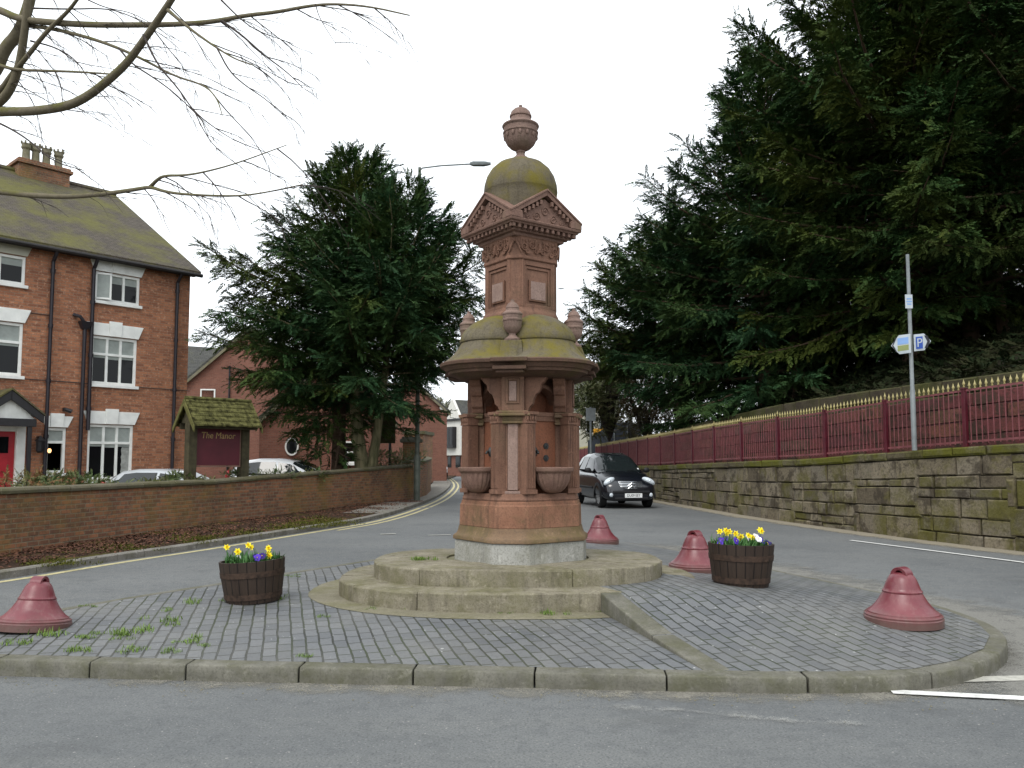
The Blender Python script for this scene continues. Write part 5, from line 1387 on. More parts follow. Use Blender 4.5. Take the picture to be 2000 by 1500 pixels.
# ================================================================== CARS
def car(label, paint, loc, rz, sc=(1, 1, 1), group=None, detail=True):
    o = empty('parked_car' if not detail else 'black_car', loc, rz, label, 'car', group); o.scale = sc
    W = .84
    secs = [(-1.93, .50, .30, .52, .02), (-1.90, .66, .22, .62, .03), (-1.80, .77, .19, .70, .05), (-1.55, .825, .18, .80, .06), (-1.2, .84, .18, .90, .05), (-.95, .84, .18, .965, .03), (0, .845, .18, .985, 0), (1.0, .84, .18, 1.01, 0), (1.55, .81, .19, 1.04, 0), (1.82, .74, .24, 1.02, 0), (1.92, .62, .34, .92, 0)]
    def ring(y, w, zb, zt, cr):
        h = [(0, zb), (w * .8, zb), (w * .97, zb + .1), (w, zb + (zt - zb) * .45), (w * .985, zt - .14), (w * .93, zt - .03), (w * .6, zt + cr * .6), (0, zt + cr)]
        return [(x, y, z) for x, z in h] + [(-x, y, z) for x, z in h[-2:0:-1]]
    m = MB(); m.loft([ring(*s) for s in secs]); body = m.build('body', paint, o, smooth=80, sub=2)
    G = [(-1.02, .74, .93, .69, .94), (-.60, .79, .96, .63, 1.21), (-.18, .80, .97, .58, 1.42), (.3, .80, .975, .575, 1.50), (.9, .80, .985, .575, 1.50), (1.4, .78, 1.0, .56, 1.43), (1.75, .72, 1.0, .53, 1.22), (1.88, .68, .98, .55, 1.0)]
    def gp2(y):
        for a, b in zip(G, G[1:]):
            if y <= b[0]: break
        t = (y - a[0]) / (b[0] - a[0]); return [a[i] + (b[i] - a[i]) * t for i in range(5)]
    def gpt(y, v, off=0):                  # v: 0 belt .. 1 roof edge .. 2 .. 3 centre (right half); negative mirrors
        _, wb, zb, wr, zr = gp2(y); s = 1 if v >= 0 else -1; v = abs(v)
        pts = [(wb, zb), (wr + .015, max(zr - .09, zb)), (wr * .78, zr - .012), (0, zr)]
        i = min(int(v), 2); t = v - i; x = pts[i][0] + (pts[i + 1][0] - pts[i][0]) * t; z = pts[i][1] + (pts[i + 1][1] - pts[i][1]) * t
        return Vector((s * x, y, z))
    vs = [0, .5, 1, 1.5, 2, 2.5, 3]
    m = MB(); ys = [-1.02 + 2.9 * k / 30 for k in range(31)]
    m.loft([[gpt(y, v) for v in vs] + [gpt(y, -v) for v in vs[-2::-1]] for y in ys], True); m.build('cabin', paint, o, smooth=60)
    def patch(ya, yb, va, vb, ny, nv, off, name, mat, mir=False, parent=o, fy=None):
        m = MB(); rows = []
        for i in range(ny + 1):
            row = []
            for j in range(nv + 1):
                v = va + (vb - va) * j / nv; y = ya + (yb - ya) * i / ny
                if fy: y = fy(i / ny, j / nv, y)
                if mir == 'full':
                    vv = -1.0 + 2.0 * j / nv                    # -1..1 across the windscreen
                    a = va + (3 - va) * (1 - abs(vv)); q = gpt(y, a if vv > 0 else -a) if abs(vv) > 1e-6 else gpt(y, 3)
                else: q = gpt(y, v if not mir else -v)
                row.append(q)
            rows.append(row)
        # push outwards
        P_ = rows; out = []
        for i in range(ny + 1):
            rr_ = []
            for j in range(nv + 1):
                a = P_[min(i + 1, ny)][j] - P_[max(i - 1, 0)][j]; b = P_[i][min(j + 1, nv)] - P_[i][max(j - 1, 0)]
                n = a.cross(b); n = n.normalized() if n.length > 1e-9 else Vector((0, 0, 1))
                c = P_[i][j] - Vector((0, .3, .7))
                if n.dot(c) < 0: n = -n
                rr_.append(P_[i][j] + n * off)
            out.append(rr_)
        m.loft(out, False, 0, False); return m.build(name, mat, parent, smooth=60)
    patch(-.97, -.22, 1.12, 3, 8, 16, .007, 'windscreen', MAT['carglass'], 'full')
    patch(1.50, 1.80, 1.12, 3, 4, 16, .007, 'rear_window', MAT['carglass'], 'full')
    for mir in (False, True):
        patch(-.62, .22, .10, .93, 8, 3, .007, 'front_side_window', MAT['carglass'], mir, fy=lambda i, j, y: y + max(0, (j - .2) * .42) * (1 - i))
        patch(.30, 1.45, .10, .93, 8, 3, .007, 'rear_side_window', MAT['carglass'], mir, fy=lambda i, j, y: y - j * .2 * i)
        s = -1 if mir else 1
        m = MB(); m.ell((s * .93, -.62, 1.0), (.10, .06, .075), 12, 8); m.box((s * .84, -.62, .97), (.12, .04, .03)); m.build('wing_mirror', MAT['trim'], o, smooth=50)
        for y in (-1.25, 1.22):
            m = MB(); M2 = Matrix.Rotation(pi / 2, 3, 'Y')
            prof = [(.0, -.09), (.27, -.09), (.30, -.07), (.305, 0), (.30, .09), (.27, .11), (.20, .105), (.19, .08), (0, .08)]
            ringw = [[Vector((s * (.70 + q), y + r_ * cos(2 * pi * k / 28), .305 + r_ * sin(2 * pi * k / 28))) for k in range(28)] for r_, q in [(max(r_, .001), z) for r_, z in prof]]
            m.loft(ringw); wh = m.build('wheel', MAT['rubber'], o, smooth=35)
            m = MB()
            for k in range(7):
                a = 2 * pi * k / 7; m.box((s * .795, y + .10 * cos(a), .305 + .10 * sin(a)), (.02, .05, .20), M=Matrix.Rotation(a - pi / 2, 3, 'X'))
            m.loft([[Vector((s * q, y + r_ * cos(2 * pi * k / 28), .305 + r_ * sin(2 * pi * k / 28))) for k in range(28)] for r_, q in ((.175, .785), (.175, .80), (.195, .80), (.195, .785))]); m.build('rim', MAT['alloy'], wh)
            m = MB(); m.loft([[Vector((s * q, y + r_ * cos(pi * k / 20 - .15 + .015 * k), .30 + r_ * sin(pi * k / 20 - .15 + .015 * k))) for k in range(21)] for r_, q in ((.30, .846), (.36, .848), (.375, .84), (.36, .80))], False, 0, False); m.build('wheel_arch', MAT['trim'], o, smooth=40)
        # lights
        m = MB(); Mh = Matrix.Rotation(s * radians(-24), 3, 'Z') @ Matrix.Rotation(s * radians(22), 3, 'Y') @ Matrix.Rotation(radians(-18), 3, 'X')
        m.ell((s * .60, -1.70, .715), (.205, .12, .088), 20, 12, Mh); hl = m.build('headlight', MAT['lens'], o, smooth=60)
        m = MB(); m.ell((s * .62, -1.80, .72), (.045, .03, .045), 12, 8); m.build('headlight_bulb', MAT['chrome'], hl, smooth=50)
        m = MB(); m.ell((s * .60, -1.905, .36), (.055, .03, .055), 14, 8); m.build('fog_lamp', MAT['lens'], o, smooth=50)
        m = MB(); m.bx(s * .845 - .012, s * .845 + .012, -.75, 1.15, .50, .56); m.build('side_strip', MAT['trim'], o, bevel=.01)
        m = MB(); m.ell((s * .68, 1.80, .95), (.10, .09, .2), 10, 8); m.build('tail_light', MAT['reddoor'], o, smooth=50)
    if not detail: return o
    m = MB()
    for z, w, y in ((.695, .36, -1.868), (.655, .37, -1.905), (.615, .36, -1.932), (.575, .34, -1.95)): m.tube([(-w, y + .05, z), (-w * .5, y - .002, z), (0, y - .012, z), (w * .5, y - .002, z), (w, y + .05, z)], .0105, 6)
    gr = m.build('grille_bars', MAT['chrome'], o, smooth=50)
    m = MB(); m.tube([(-.40, -1.865, .545), (0, -1.955, .535), (.40, -1.865, .545)], .007, 5); m.build('grille_trim', MAT['chrome'], gr)
    m = MB()
    for dz in (.01, -.062): m.tube([(-.115, -1.962, .585 + dz), (0, -1.972, .665 + dz), (.115, -1.962, .585 + dz)], .0115, 6)
    m.build('chevron_emblem', MAT['chrome'], o)
    m = MB(); m.bx(-.56, .56, -1.945, -1.6, .40, .47); m.bx(-.5, .5, -1.94, -1.6, .235, .30); m.build('air_intake', MAT['trim'], o, bevel=.02)
    m = MB(); m.box((.05, -1.968, .345), (.52, .018, .115)); pl = m.build('number_plate', MAT['plate'], o, bevel=.004)
    text('DU09 EEY', .105, MAT['signblack'], 'plate_lettering', pl, (.05, -1.979, .345), (1, 0, 0), (0, 0, 1), .003, 0, .88)
    q = gpt(-.80, 1.35); m = MB(); m.box(q + Vector((-.05, -.02, .012)), (.085, .012, .075), M=Matrix.Rotation(radians(-50), 3, 'X')); st = m.build('tax_disc', MAT['plate'], o)
    for s in (-1, 1):
        m = MB(); m.tube([gpt(-.95, 2.6 * s) + Vector((0, -.02, .02)), gpt(-.86, 1.5 * s) + Vector((0, -.02, .025))], .008, 5); m.build('wiper', MAT['trim'], o)
    return o
car('black hatchback with chevron badge driving towards the viewer beside the stone wall', MAT['carblack'], (3.06, 25.3, gz(25.3)), radians(10), (.98, 1, 1.08))
car('white car parked under the yew tree, only its curved roof showing above the brick wall', MAT['carwhite'], (-6.55, 24.6, .24), radians(84), (1, .95, .94), 'cars parked behind the boundary wall', False)
car('silver car by the name sign, its low roof just above the brick wall', MAT['carsilver'], (-8.3, 20.6, .14), radians(84), (1, .9, .82), 'cars parked behind the boundary wall', False)

# ================================================================== STREET FURNITURE
lp = empty('street_lamp', (P(814, 975, 26.6).x, 26.6, gz(26.6)), 0, 'tall grey green street lamp at the end of the brick wall', 'street lamp')
lz = P(820, 327, 26.6).z - gz(26.6)
m = MB(); m.tube([(0, 0, -.1), (0, 0, 1.5), (0, 0, 1.55), (0, 0, lz)], [.105, .105, .075, .05], 10); m.build('post', MAT['polegreen'], lp, smooth=40)
d = P(925, 321, 26.6) - P(820, 328, 26.6)
m = MB(); m.tube([(0, 0, lz - .12), (d.x * .05, 0, lz - .02), (d.x * .4, 0, lz + d.z * .5), (d.x, 0, lz + d.z)], .028, 8); m.build('arm', MAT['galv'], lp, smooth=40)
m = MB(); m.loft([[(d.x + t, y, lz + d.z + z) for y, z in ((-w_, .02), (0, .08 * h + .02), (w_, .02), (w_ * .8, -.06 * h), (-w_ * .8, -.06 * h))] for t, w_, h in ((-.12, .05, .5), (0, .11, 1), (.35, .12, 1), (.58, .05, .5))]); m.build('lantern', MAT['galv'], lp, smooth=50)
l2 = empty('street_lamp', (P(1152, 700, 60).x, 60, gz(60)), 0, 'thin distant street lamp between the fountain and the big yews', 'street lamp')
z2 = P(1155, 567, 60).z - gz(60)
m = MB(); m.tube([(0, 0, 0), (0, 0, z2)], .04, 8); m.build('post', MAT['galv'], l2)
m = MB(); m.tube([(0, 0, z2), (-1.9, 0, z2 + .12)], .02, 6); m.build('arm', MAT['galv'], l2)
m = MB(); m.ell((-2.1, 0, z2 + .12), (.25, .1, .05), 10, 6); m.build('lantern', MAT['galv'], l2)
# direction sign on its pole, standing on the retaining wall
px_ = P(1788, 866, 15.0)
pole = empty('direction_sign', (px_.x - .02, 15.0, lerpt(TOPR, 15.0) - .02), 0, 'slender grey pole on the stone wall with a parking arrow and pale direction sign', 'sign post')
pz_ = pole.location.z
top = P(1780, 497, 15.0).z - pz_
m = MB(); m.tube([(0, 0, 0), (0, 0, 1.1), (0, 0, 1.12), (0, 0, top)], [.045, .045, .036, .03], 12); m.build('pole', MAT['galv'], pole, smooth=40)
za = P(1788, 671, 15.0).z - pz_
tl = radians(-7)                            # signs tip a little; drawn in the plane facing the road
def arrow(name, x0, x1, h, right, bmat, fmat, rot):
    M2 = Matrix.Rotation(rot, 3, 'Z'); tip = .14
    def poly(g):
        a, b, hh = x0 + g, x1 - g, h - g
        return [(a, -hh), (b - tip, -hh), (b, 0), (b - tip, hh), (a, hh)] if right else [(a + tip, -hh), (b, -hh), (b, hh), (a + tip, hh), (a, 0)]
    out = []
    for k, (g, y0, y1, mt, nm_) in enumerate(((0, -.075, -.06, bmat, name), (.022, -.079, -.0752, fmat, 'sign_face'))):
        m = MB(); pts = [(x, z + .12 * x) for x, z in poly(g)]
        m.loft([[M2 @ Vector((x, y, za + z)) for x, z in pts] for y in (y0, y1)]); out.append(m.build(nm_, MAT[mt], pole if k == 0 else out[0]))
    return out[0], M2
def panel(par, M2, x0, x1, z0, z1, mat, name):
    m = MB(); m.loft([[M2 @ Vector((x, y, za + z + .12 * x)) for x, z in ((x0, z0), (x1, z0), (x1, z1), (x0, z1))] for y in (-.084, -.0795)]); return m.build(name, MAT[mat], par)
a1, M1 = arrow('parking_arrow', .02, .36, .155, True, 'signwhite', 'signwhite', radians(8))
pb_ = panel(a1, M1, .05, .185, -.12, .105, 'signblue', 'parking_panel')
text('P', .23, MAT['signwhite'], 'parking_letter', a1, M1 @ Vector((.117, -.087, za + .0)), M1 @ Vector((1, 0, .12)), (0, 0, 1), .004)
m = MB(); m.loft([[M1 @ Vector((x, y, za + z + .12 * x)) for x, z in ((.22, -.115), (.275, -.115), (.335, 0), (.275, .115), (.22, .115), (.28, 0))] for y in (-.084, -.0795)]); m.build('arrow_chevron', MAT['signblack'], a1)
a2, M2_ = arrow('pale_arrow', -.36, -.02, .175, False, 'signwhite', 'signwhite', radians(-10))
panel(a2, M2_, -.25, -.06, .0, .12, 'signpale', 'blue_panel'); panel(a2, M2_, -.25, -.06, -.12, -.02, 'signolive', 'olive_panel')
m = MB(); m.loft([[M2_ @ Vector((x, y, za + z + .12 * x)) for x, z in ((-.28, -.135), (-.262, -.135), (-.325, 0), (-.262, .135), (-.28, .135), (-.345, 0))] for y in (-.084, -.0795)]); m.build('arrow_chevron', MAT['signblack'], a2)
zp = P(1780, 590, 15).z - pz_
m = MB(); m.bx(-.10, .035, -.06, -.048, zp - .13, zp + .13); tp = m.build('time_plate', MAT['signwhite'], pole, bevel=.003)
m = MB()
for k, wd in ((.05, .045), (.0, .05), (-.05, .04)): m.bx(-.03 - wd, -.03 + wd, -.064, -.0605, zp + k - .012, zp + k + .012)
m.build('plate_lines', MAT['signpale'], tp)
# brown notice board beside the right-hand yew, gate sign further off
nb = empty('notice_board', (P(752, 905, 27.3).x, 27.3, gz(27)), radians(12), 'plain dark brown notice board on a post under the right side of the yew tree', 'board')
m = MB(); m.bx(-.33, .33, -.03, .03, 1.95, 2.95); m.build('board', MAT['notice'], nb, bevel=.01)
m = MB(); m.tube([(.16, .06, 0), (.16, .06, 2.9)], .045, 8); m.build('post', MAT['blackpaint'], nb)
ys = empty('road_sign', (P(1172, 860, 50).x, 50, gz(50)), radians(-10), 'pair of orange temporary road signs on a post by the distant bushes', 'road sign')
m = MB(); m.tube([(0, 0, 0), (0, 0, 4.0)], .05, 8); m.build('post', MAT['galv'], ys)
m = MB(); m.bx(-.4, .38, -.06, -.02, 2.6, 3.4); s1 = m.build('sign_panel', MAT['signyellow'], ys)
m = MB(); m.bx(-.2, .2, -.066, -.061, 2.85, 3.15); m.build('sign_mark', MAT['signblack'], s1)
m = MB(); m.bx(.3, .95, -.05, -.01, 3.0, 3.9); m.build('sign_panel', MAT['signyellow'], ys)
sp_ = empty('sign_pole', (P(1154, 870, 34).x, 34, gz(34)), 0, 'thin grey pole with a small blue plate just right of the fountain', 'pole')
m = MB(); m.tube([(0, 0, 0), (0, 0, P(1154, 795, 34).z - gz(34))], .045, 8); m.build('post', MAT['galv'], sp_)
m = MB(); m.bx(-.2, .2, -.06, -.045, P(1154, 822, 34).z - gz(34), P(1154, 797, 34).z - gz(34)); m.build('plate', MAT['galv'], sp_)
ho = empty('hoarding', (P(1195, 880, 44).x, 44, gz(44)), radians(-15), 'dark blue grey boarded gate under the bushes behind the black car', 'hoarding')
m = MB(); hz_ = P(1195, 828, 44).z - gz(44); hb = P(1195, 862, 44).z - gz(44)
m.loft([[(-1.3, y, 0), (1.6, y, 0), (1.6, y, hz_), (.1, y, hz_ + .05), (-.6, y, hz_ - .35), (-1.3, y, hz_ - .9)] for y in (0, .06)]); m.build('boarding', MAT['hoard'], ho)
for x in (.15, .85):
    m = MB(); m.tube([(x, -.06, 0), (x, -.06, hz_ + .05)], .035, 6); m.build('post', MAT['galv'], ho)

# ================================================================== FAR BUILDINGS
def gable_house(name, label, cx, Y, rz, hw, eave, ridge, depth, wall, roofm, over=.25, group=None, z0=0):
    o = empty(name, (cx, Y, z0), rz, label, 'house', group)
    m = MB(); m.loft([[(-hw, y, -.5), (hw, y, -.5), (hw, y, eave), (0, y, ridge), (-hw, y, eave)] for y in (0, depth)]); m.build('wall', wall, o)
    m = MB(); s = (ridge - eave) / hw
    for e in (-1, 1):
        m.loft([[(0, y, ridge + .03), (e * (hw + over), y, eave - over * s + .03), (e * (hw + over), y, eave - over * s + .18), (0, y, ridge + .18)] for y in (-.2, depth + .2)])
    m.build('roof', roofm, o)
    m = MB()
    for e in (-1, 1):
        m.loft([[(0, y, ridge + .025), (e * (hw + over), y, eave - over * s + .025), (e * (hw + over), y, eave - over * s - .16), (0, y, ridge - .16)] for y in (-.23, -.14)])
    m.build('bargeboard', MAT['apron'], o)
    return o
def gh_from_px(xl, xa, yl, ya, Y):
    A, B = P(xa, ya, Y), P(xl, yl, Y); return A.x, abs(A.x - B.x), B.z, A.z
cx, hw, ev, rd = gh_from_px(512, 640, 822, 708, 36)
h1 = gable_house('gabled_house', 'red brick gabled house with a round white framed window behind the yew tree', cx, 36, radians(10), hw, ev - .2, rd - .2, 12, MAT['far_brick'], MAT['slates'], z0=.2)
def round_window(o, x, z, rx, rz):
    m = MB(); rg = lambda a, b, y: [(x + a * cos(2 * pi * k / 32), y, z + b * sin(2 * pi * k / 32)) for k in range(32)]
    m.loft([rg(rx, rz, -.0), rg(rx, rz, -.08), rg(rx * .78, rz * .82, -.08), rg(rx * .78, rz * .82, -.01)], False); wn = m.build('round_window', MAT['white'], o, smooth=40)
    m = MB(); m.add(rg(rx * .79, rz * .83, -.02), [tuple(range(32))]); m.build('pane', MAT['glass'], wn)
def loc_on(o, px, py):                      # local x, z of a photo point on the front plane of o
    a, b, c = ray(px, py); rz = o.rotation_euler.z; n = Vector((-sin(rz), cos(rz), 0)); d = Vector((a, b, c)); q = o.location - Vector((0, 0, CAM_H)); q.z = 0
    t = q.dot(n) / d.dot(n); p = d * t; rel = p - q; return rel.dot(Vector((cos(rz), sin(rz), 0))), p.z + CAM_H - o.location.z
x, z = loc_on(h1, 570, 872); round_window(h1, x, z, .29, .40)
xa, za_ = loc_on(h1, 668, 905); xb, zb_ = loc_on(h1, 698, 862)
window(xa, xb, za_, zb_, 1, (za_ + zb_) / 2, False, h1, -.03)
cx, hw, ev, rd = gh_from_px(365, 490, 750, 640, 46)
h2 = gable_house('gabled_house', 'red brick gable wall with a small white window above the roofed sign', cx, 46, radians(6), hw, ev - .2, rd - .2, 12, MAT['far_brick'], MAT['slates'], z0=.2)
xa, za_ = loc_on(h2, 391, 781); xb, zb_ = loc_on(h2, 421, 760); window(xa, xb, za_, zb_, 1, None, False, h2, -.03)
x, z = loc_on(h2, 448, 770); m = MB(); m.tube([(x, -.08, 0), (x, -.08, z + 1.6)], .05, 6); m.build('drainpipe', MAT['pipe'], h2)
h5 = empty('slate_roofed_house', (P(395, 900, 60).x - 1, 60, 0), radians(30), 'grey slate roof showing between the tall brick house and the yew tree', 'house')
m = MB(); m.bx(-7, 6, 0, 8, -.5, 7.6); m.build('wall', MAT['far_brick'], h5)
zz = P(390, 662, 60).z; m = MB(); m.loft([[(x, -.4, 7.3), (x, 4, zz), (x, 8.4, 7.3)] for x in (-7.3, 6.3)]); m.build('roof', MAT['slates'], h5)
cx, hw, ev, rd = gh_from_px(873, 800, 802, 738, 56)
h3 = gable_house('gabled_house', 'red brick gable end with small white lamp, left of the white house', cx, 56, radians(8), hw, ev - .2, rd - .2, 12, MAT['far_brick'], MAT['slates'], z0=.2)
m = MB(); m.bx(-hw, hw, -.06, -.0, ev - .42, ev - .24); m.build('band_course', MAT['far_brick'], h3)
x, z = loc_on(h3, 863, 797); m = MB(); m.ell((x, -.12, z), (.16, .1, .16), 10, 8); m.build('wall_lamp', MAT['white'], h3)
# lower brick wing right of the yew
m = MB(); wg = empty('brick_outbuilding', (P(800, 880, 48).x, 48, .2), radians(-5), 'low dark brick outbuilding wall behind the gate pier', 'outbuilding'); m.bx(-.3, .8, 0, 3, -.3, P(800, 848, 48).z - .2); m.build('wall', MAT['wall_brick'], wg)
m = MB(); m.bx(-.4, .9, -.1, 3.1, P(800, 848, 48).z - .2, P(800, 848, 48).z); m.build('coping', MAT['coping'], wg)
# white jettied house at the end of the lane
YW = 80; wc = P(899, 928, YW)
wh_ = empty('white_house', (wc.x, YW, P(903, 931, YW).z), radians(35), 'white rendered house with a pointed gable and black bay window above a brick ground floor', 'house')
z0w = wh_.location.z; f1 = P(903, 889, YW).z - z0w; e1 = P(903, 818, YW).z - z0w; ap = P(889, 778, YW + 1.2).z - z0w
GL = 3.35
m = MB(); m.bx(.25, 14, .1, GL - .1, 0, f1); m.build('ground_floor', MAT['far_brick'], wh_)
m = MB(); m.bx(0, 14, 0, GL, f1, e1); m.extr([(0, 0), (GL, 0), (GL / 2, ap - e1)], (0, 0, e1), (0, 1, 0), (0, 0, 1), .3); m.build('upper_floor', MAT['offwhite'], wh_)
m = MB(); m.loft([[(.3 if k == 0 else 14.3, -.25, e1 - .1), (.3 if k == 0 else 14.3, GL / 2, ap - .1), (.3 if k == 0 else 14.3, GL + .25, e1 - .1)] for k in range(2)]); m.build('roof', MAT['slates'], wh_)
m = MB(); m.bx(-.22, 0, -.3, GL + .3, e1 - .12, e1 + .06); m.bx(0, 14, -.25, -.0, e1 - .14, e1 + .04); m.build('eaves_board', MAT['blackpaint'], wh_)
m = MB(); m.extr([(0, 0), (2.0, 0), (1.0, 1.5)], (1.5, -.1, e1), (1, 0, 0), (0, 0, 1), -2); m.build('dormer_gable', MAT['offwhite'], wh_)
m = MB(); m.bx(-.45, 0, .75, 2.6, f1 + .75, e1 - .75); bay = m.build('bay_window', MAT['blackpaint'], wh_)
for q in range(3):
    m = MB(); m.bx(-.47, -.452, .85 + q * .58, 1.33 + q * .58, f1 + 1.0, e1 - .9); m.build('pane', MAT['glass'], bay)
for x in (1.0, 4.0, 7.0):
    m = MB(); m.bx(x, x + 1.2, -.04, .0, f1 + .7, e1 - .8); wn = m.build('window', MAT['blackpaint'], wh_); m = MB(); m.bx(x + .1, x + 1.1, -.06, -.042, f1 + .8, e1 - .9); m.build('pane', MAT['glass'], wn)
for y0, y1 in ((.35, 1.25), (2.1, 2.8)):
    m = MB(); m.bx(.2, .24, y0, y1, .9, f1 - .1); wn = m.build('window', MAT['blackpaint'], wh_); m = MB(); m.bx(.18, .198, y0 + .08, y1 - .08, .95, f1 - .15); m.build('pane', MAT['glass'], wn)
for x in (.6, 3.5): m = MB(); m.bx(x, x + 1.3, .05, .09, .4, f1 - .1); m.build('shop_window', MAT['glass'], wh_)
m = MB(); m.bx(.02, .2, GL - .25, GL - .05, 0, f1); m.build('corner_post', MAT['offwhite'], wh_)
# white van partly behind the wall end
vn = empty('white_van', (P(845, 925, 62).x, 62, gz(62)), radians(10), 'white van half hidden by the wall end beside the white house', 'van')
m = MB(); m.loft([[(x, y, z) for y, z in ((-2.4, .35), (-2.45, .95), (-1.7, 1.15), (-1.2, 1.95), (2.3, 2.0), (2.4, .35))] for x in (-.9, .9)]); m.build('body', MAT['carwhite'], vn, bevel=.08)
m = MB(); m.add([(-.8, -1.715, 1.2), (.8, -1.715, 1.2), (.75, -1.25, 1.9), (-.75, -1.25, 1.9)], [(0, 1, 2, 3)]); m.build('windscreen', MAT['carglass'], vn)
for s in (-1, 1):
    m = MB(); m.bx(s * .9 - .012, s * .9 + .012, -1.3, -.3, 1.2, 1.75); m.build('side_window', MAT['carglass'], vn)
    m = MB(); m.bx(s * .6 - .15, s * .6 + .15, -2.47, -2.40, .7, .9); m.build('headlight', MAT['lens'], vn)
    for y in (-1.6, 1.5):
        m = MB(); m.loft([[Vector((s * q, y + .34 * cos(2 * pi * k / 20), .34 + .34 * sin(2 * pi * k / 20))) for k in range(20)] for q in (.72, .93)]); m.build('wheel', MAT['rubber'], vn)
m = MB(); m.bx(-.9, .9, -2.5, -2.40, .3, .62); m.build('bumper', MAT['trim'], vn)
# pale house seen between fountain and bushes
ph = empty('pale_house', (P(1150, 880, 58).x, 58, gz(58)), radians(-12), 'pale cream house with rows of grey windows glimpsed right of the fountain', 'house')
w0, w1 = -2.6, 1.6; hz2 = P(1150, 760, 58).z - gz(58)
m = MB(); m.bx(w0, w1, 0, 6, -.3, hz2); m.build('wall', MAT['cream'], ph)
for zz in (1.0, 3.4, 5.1):
    for xx in (-2.2, -1.2, -.2, .8):
        if zz + 1.1 < hz2:
            m = MB(); m.bx(xx, xx + .6, -.05, 0, zz, zz + 1.1); wn = m.build('window', MAT['white'], ph); m = MB(); m.bx(xx + .06, xx + .54, -.07, -.052, zz + .06, zz + 1.04); m.build('pane', MAT['glass'], wn)
m = MB(); m.loft([[(x, -.3, hz2), (x, 3, hz2 + 2), (x, 6.3, hz2)] for x in (w0 - .2, w1 + .2)]); m.build('roof', MAT['slates'], ph)
m = MB(); m.bx(w0 - 1, w1 + 1.2, -1.6, -1.4, -.3, 1.25); lw = tag(m.build('garden_wall', MAT['hoard']), 'low dark wall in front of the pale house', 'wall'); lw.location = ph.location; lw.rotation_euler = ph.rotation_euler
# ================================================================== TREES
def spray_templates(nt=6, k=20, L=.48, leaf=.125, w=.021, seed=0):
    r = np.random.RandomState(seed); out = []
    for _ in range(nt):
        V = []
        for i in range(k):
            t = (i + .5) / k; x = L * t; s = 1 if i % 2 else -1
            a = radians(r.uniform(30, 62)) * s * (1 - .55 * t); l = leaf * r.uniform(.75, 1.15) * (1 - .35 * t)
            if i == k - 1: a = 0
            d = np.array((cos(a), sin(a), r.uniform(-.35, .25))); n = np.array((-sin(a), cos(a), r.uniform(-.5, .5)))
            p = np.array((x, 0, -.12 * L * t * t))
            V += [p, p + d * l * .5 + n * w, p + d * l, p + d * l * .5 - n * w]
        out.append(np.array(V))
    return np.array(out)
TPL = spray_templates()
def instance(pos, dirs, sc, seed, tpl=TPL):
    r = np.random.RandomState(seed); pos = np.asarray(pos, float); d = np.asarray(dirs, float); n = len(pos)
    d /= np.linalg.norm(d, axis=1)[:, None] + 1e-9
    up = np.tile((0, 0, 1.0), (n, 1)) + r.normal(0, .45, (n, 3))
    s = np.cross(up, d); s /= np.linalg.norm(s, axis=1)[:, None] + 1e-9
    u = np.cross(d, s)
    R = np.stack([d, s, u], 2)                       # columns
    T = tpl[r.randint(0, len(tpl), n)] * (np.asarray(sc) * r.uniform(.7, 1.3, n))[:, None, None]
    V = np.einsum('nij,nkj->nki', R, T) + pos[:, None, :]
    V = V.reshape(-1, 3); Q = np.arange(len(V)).reshape(-1, 4)
    return V, Q
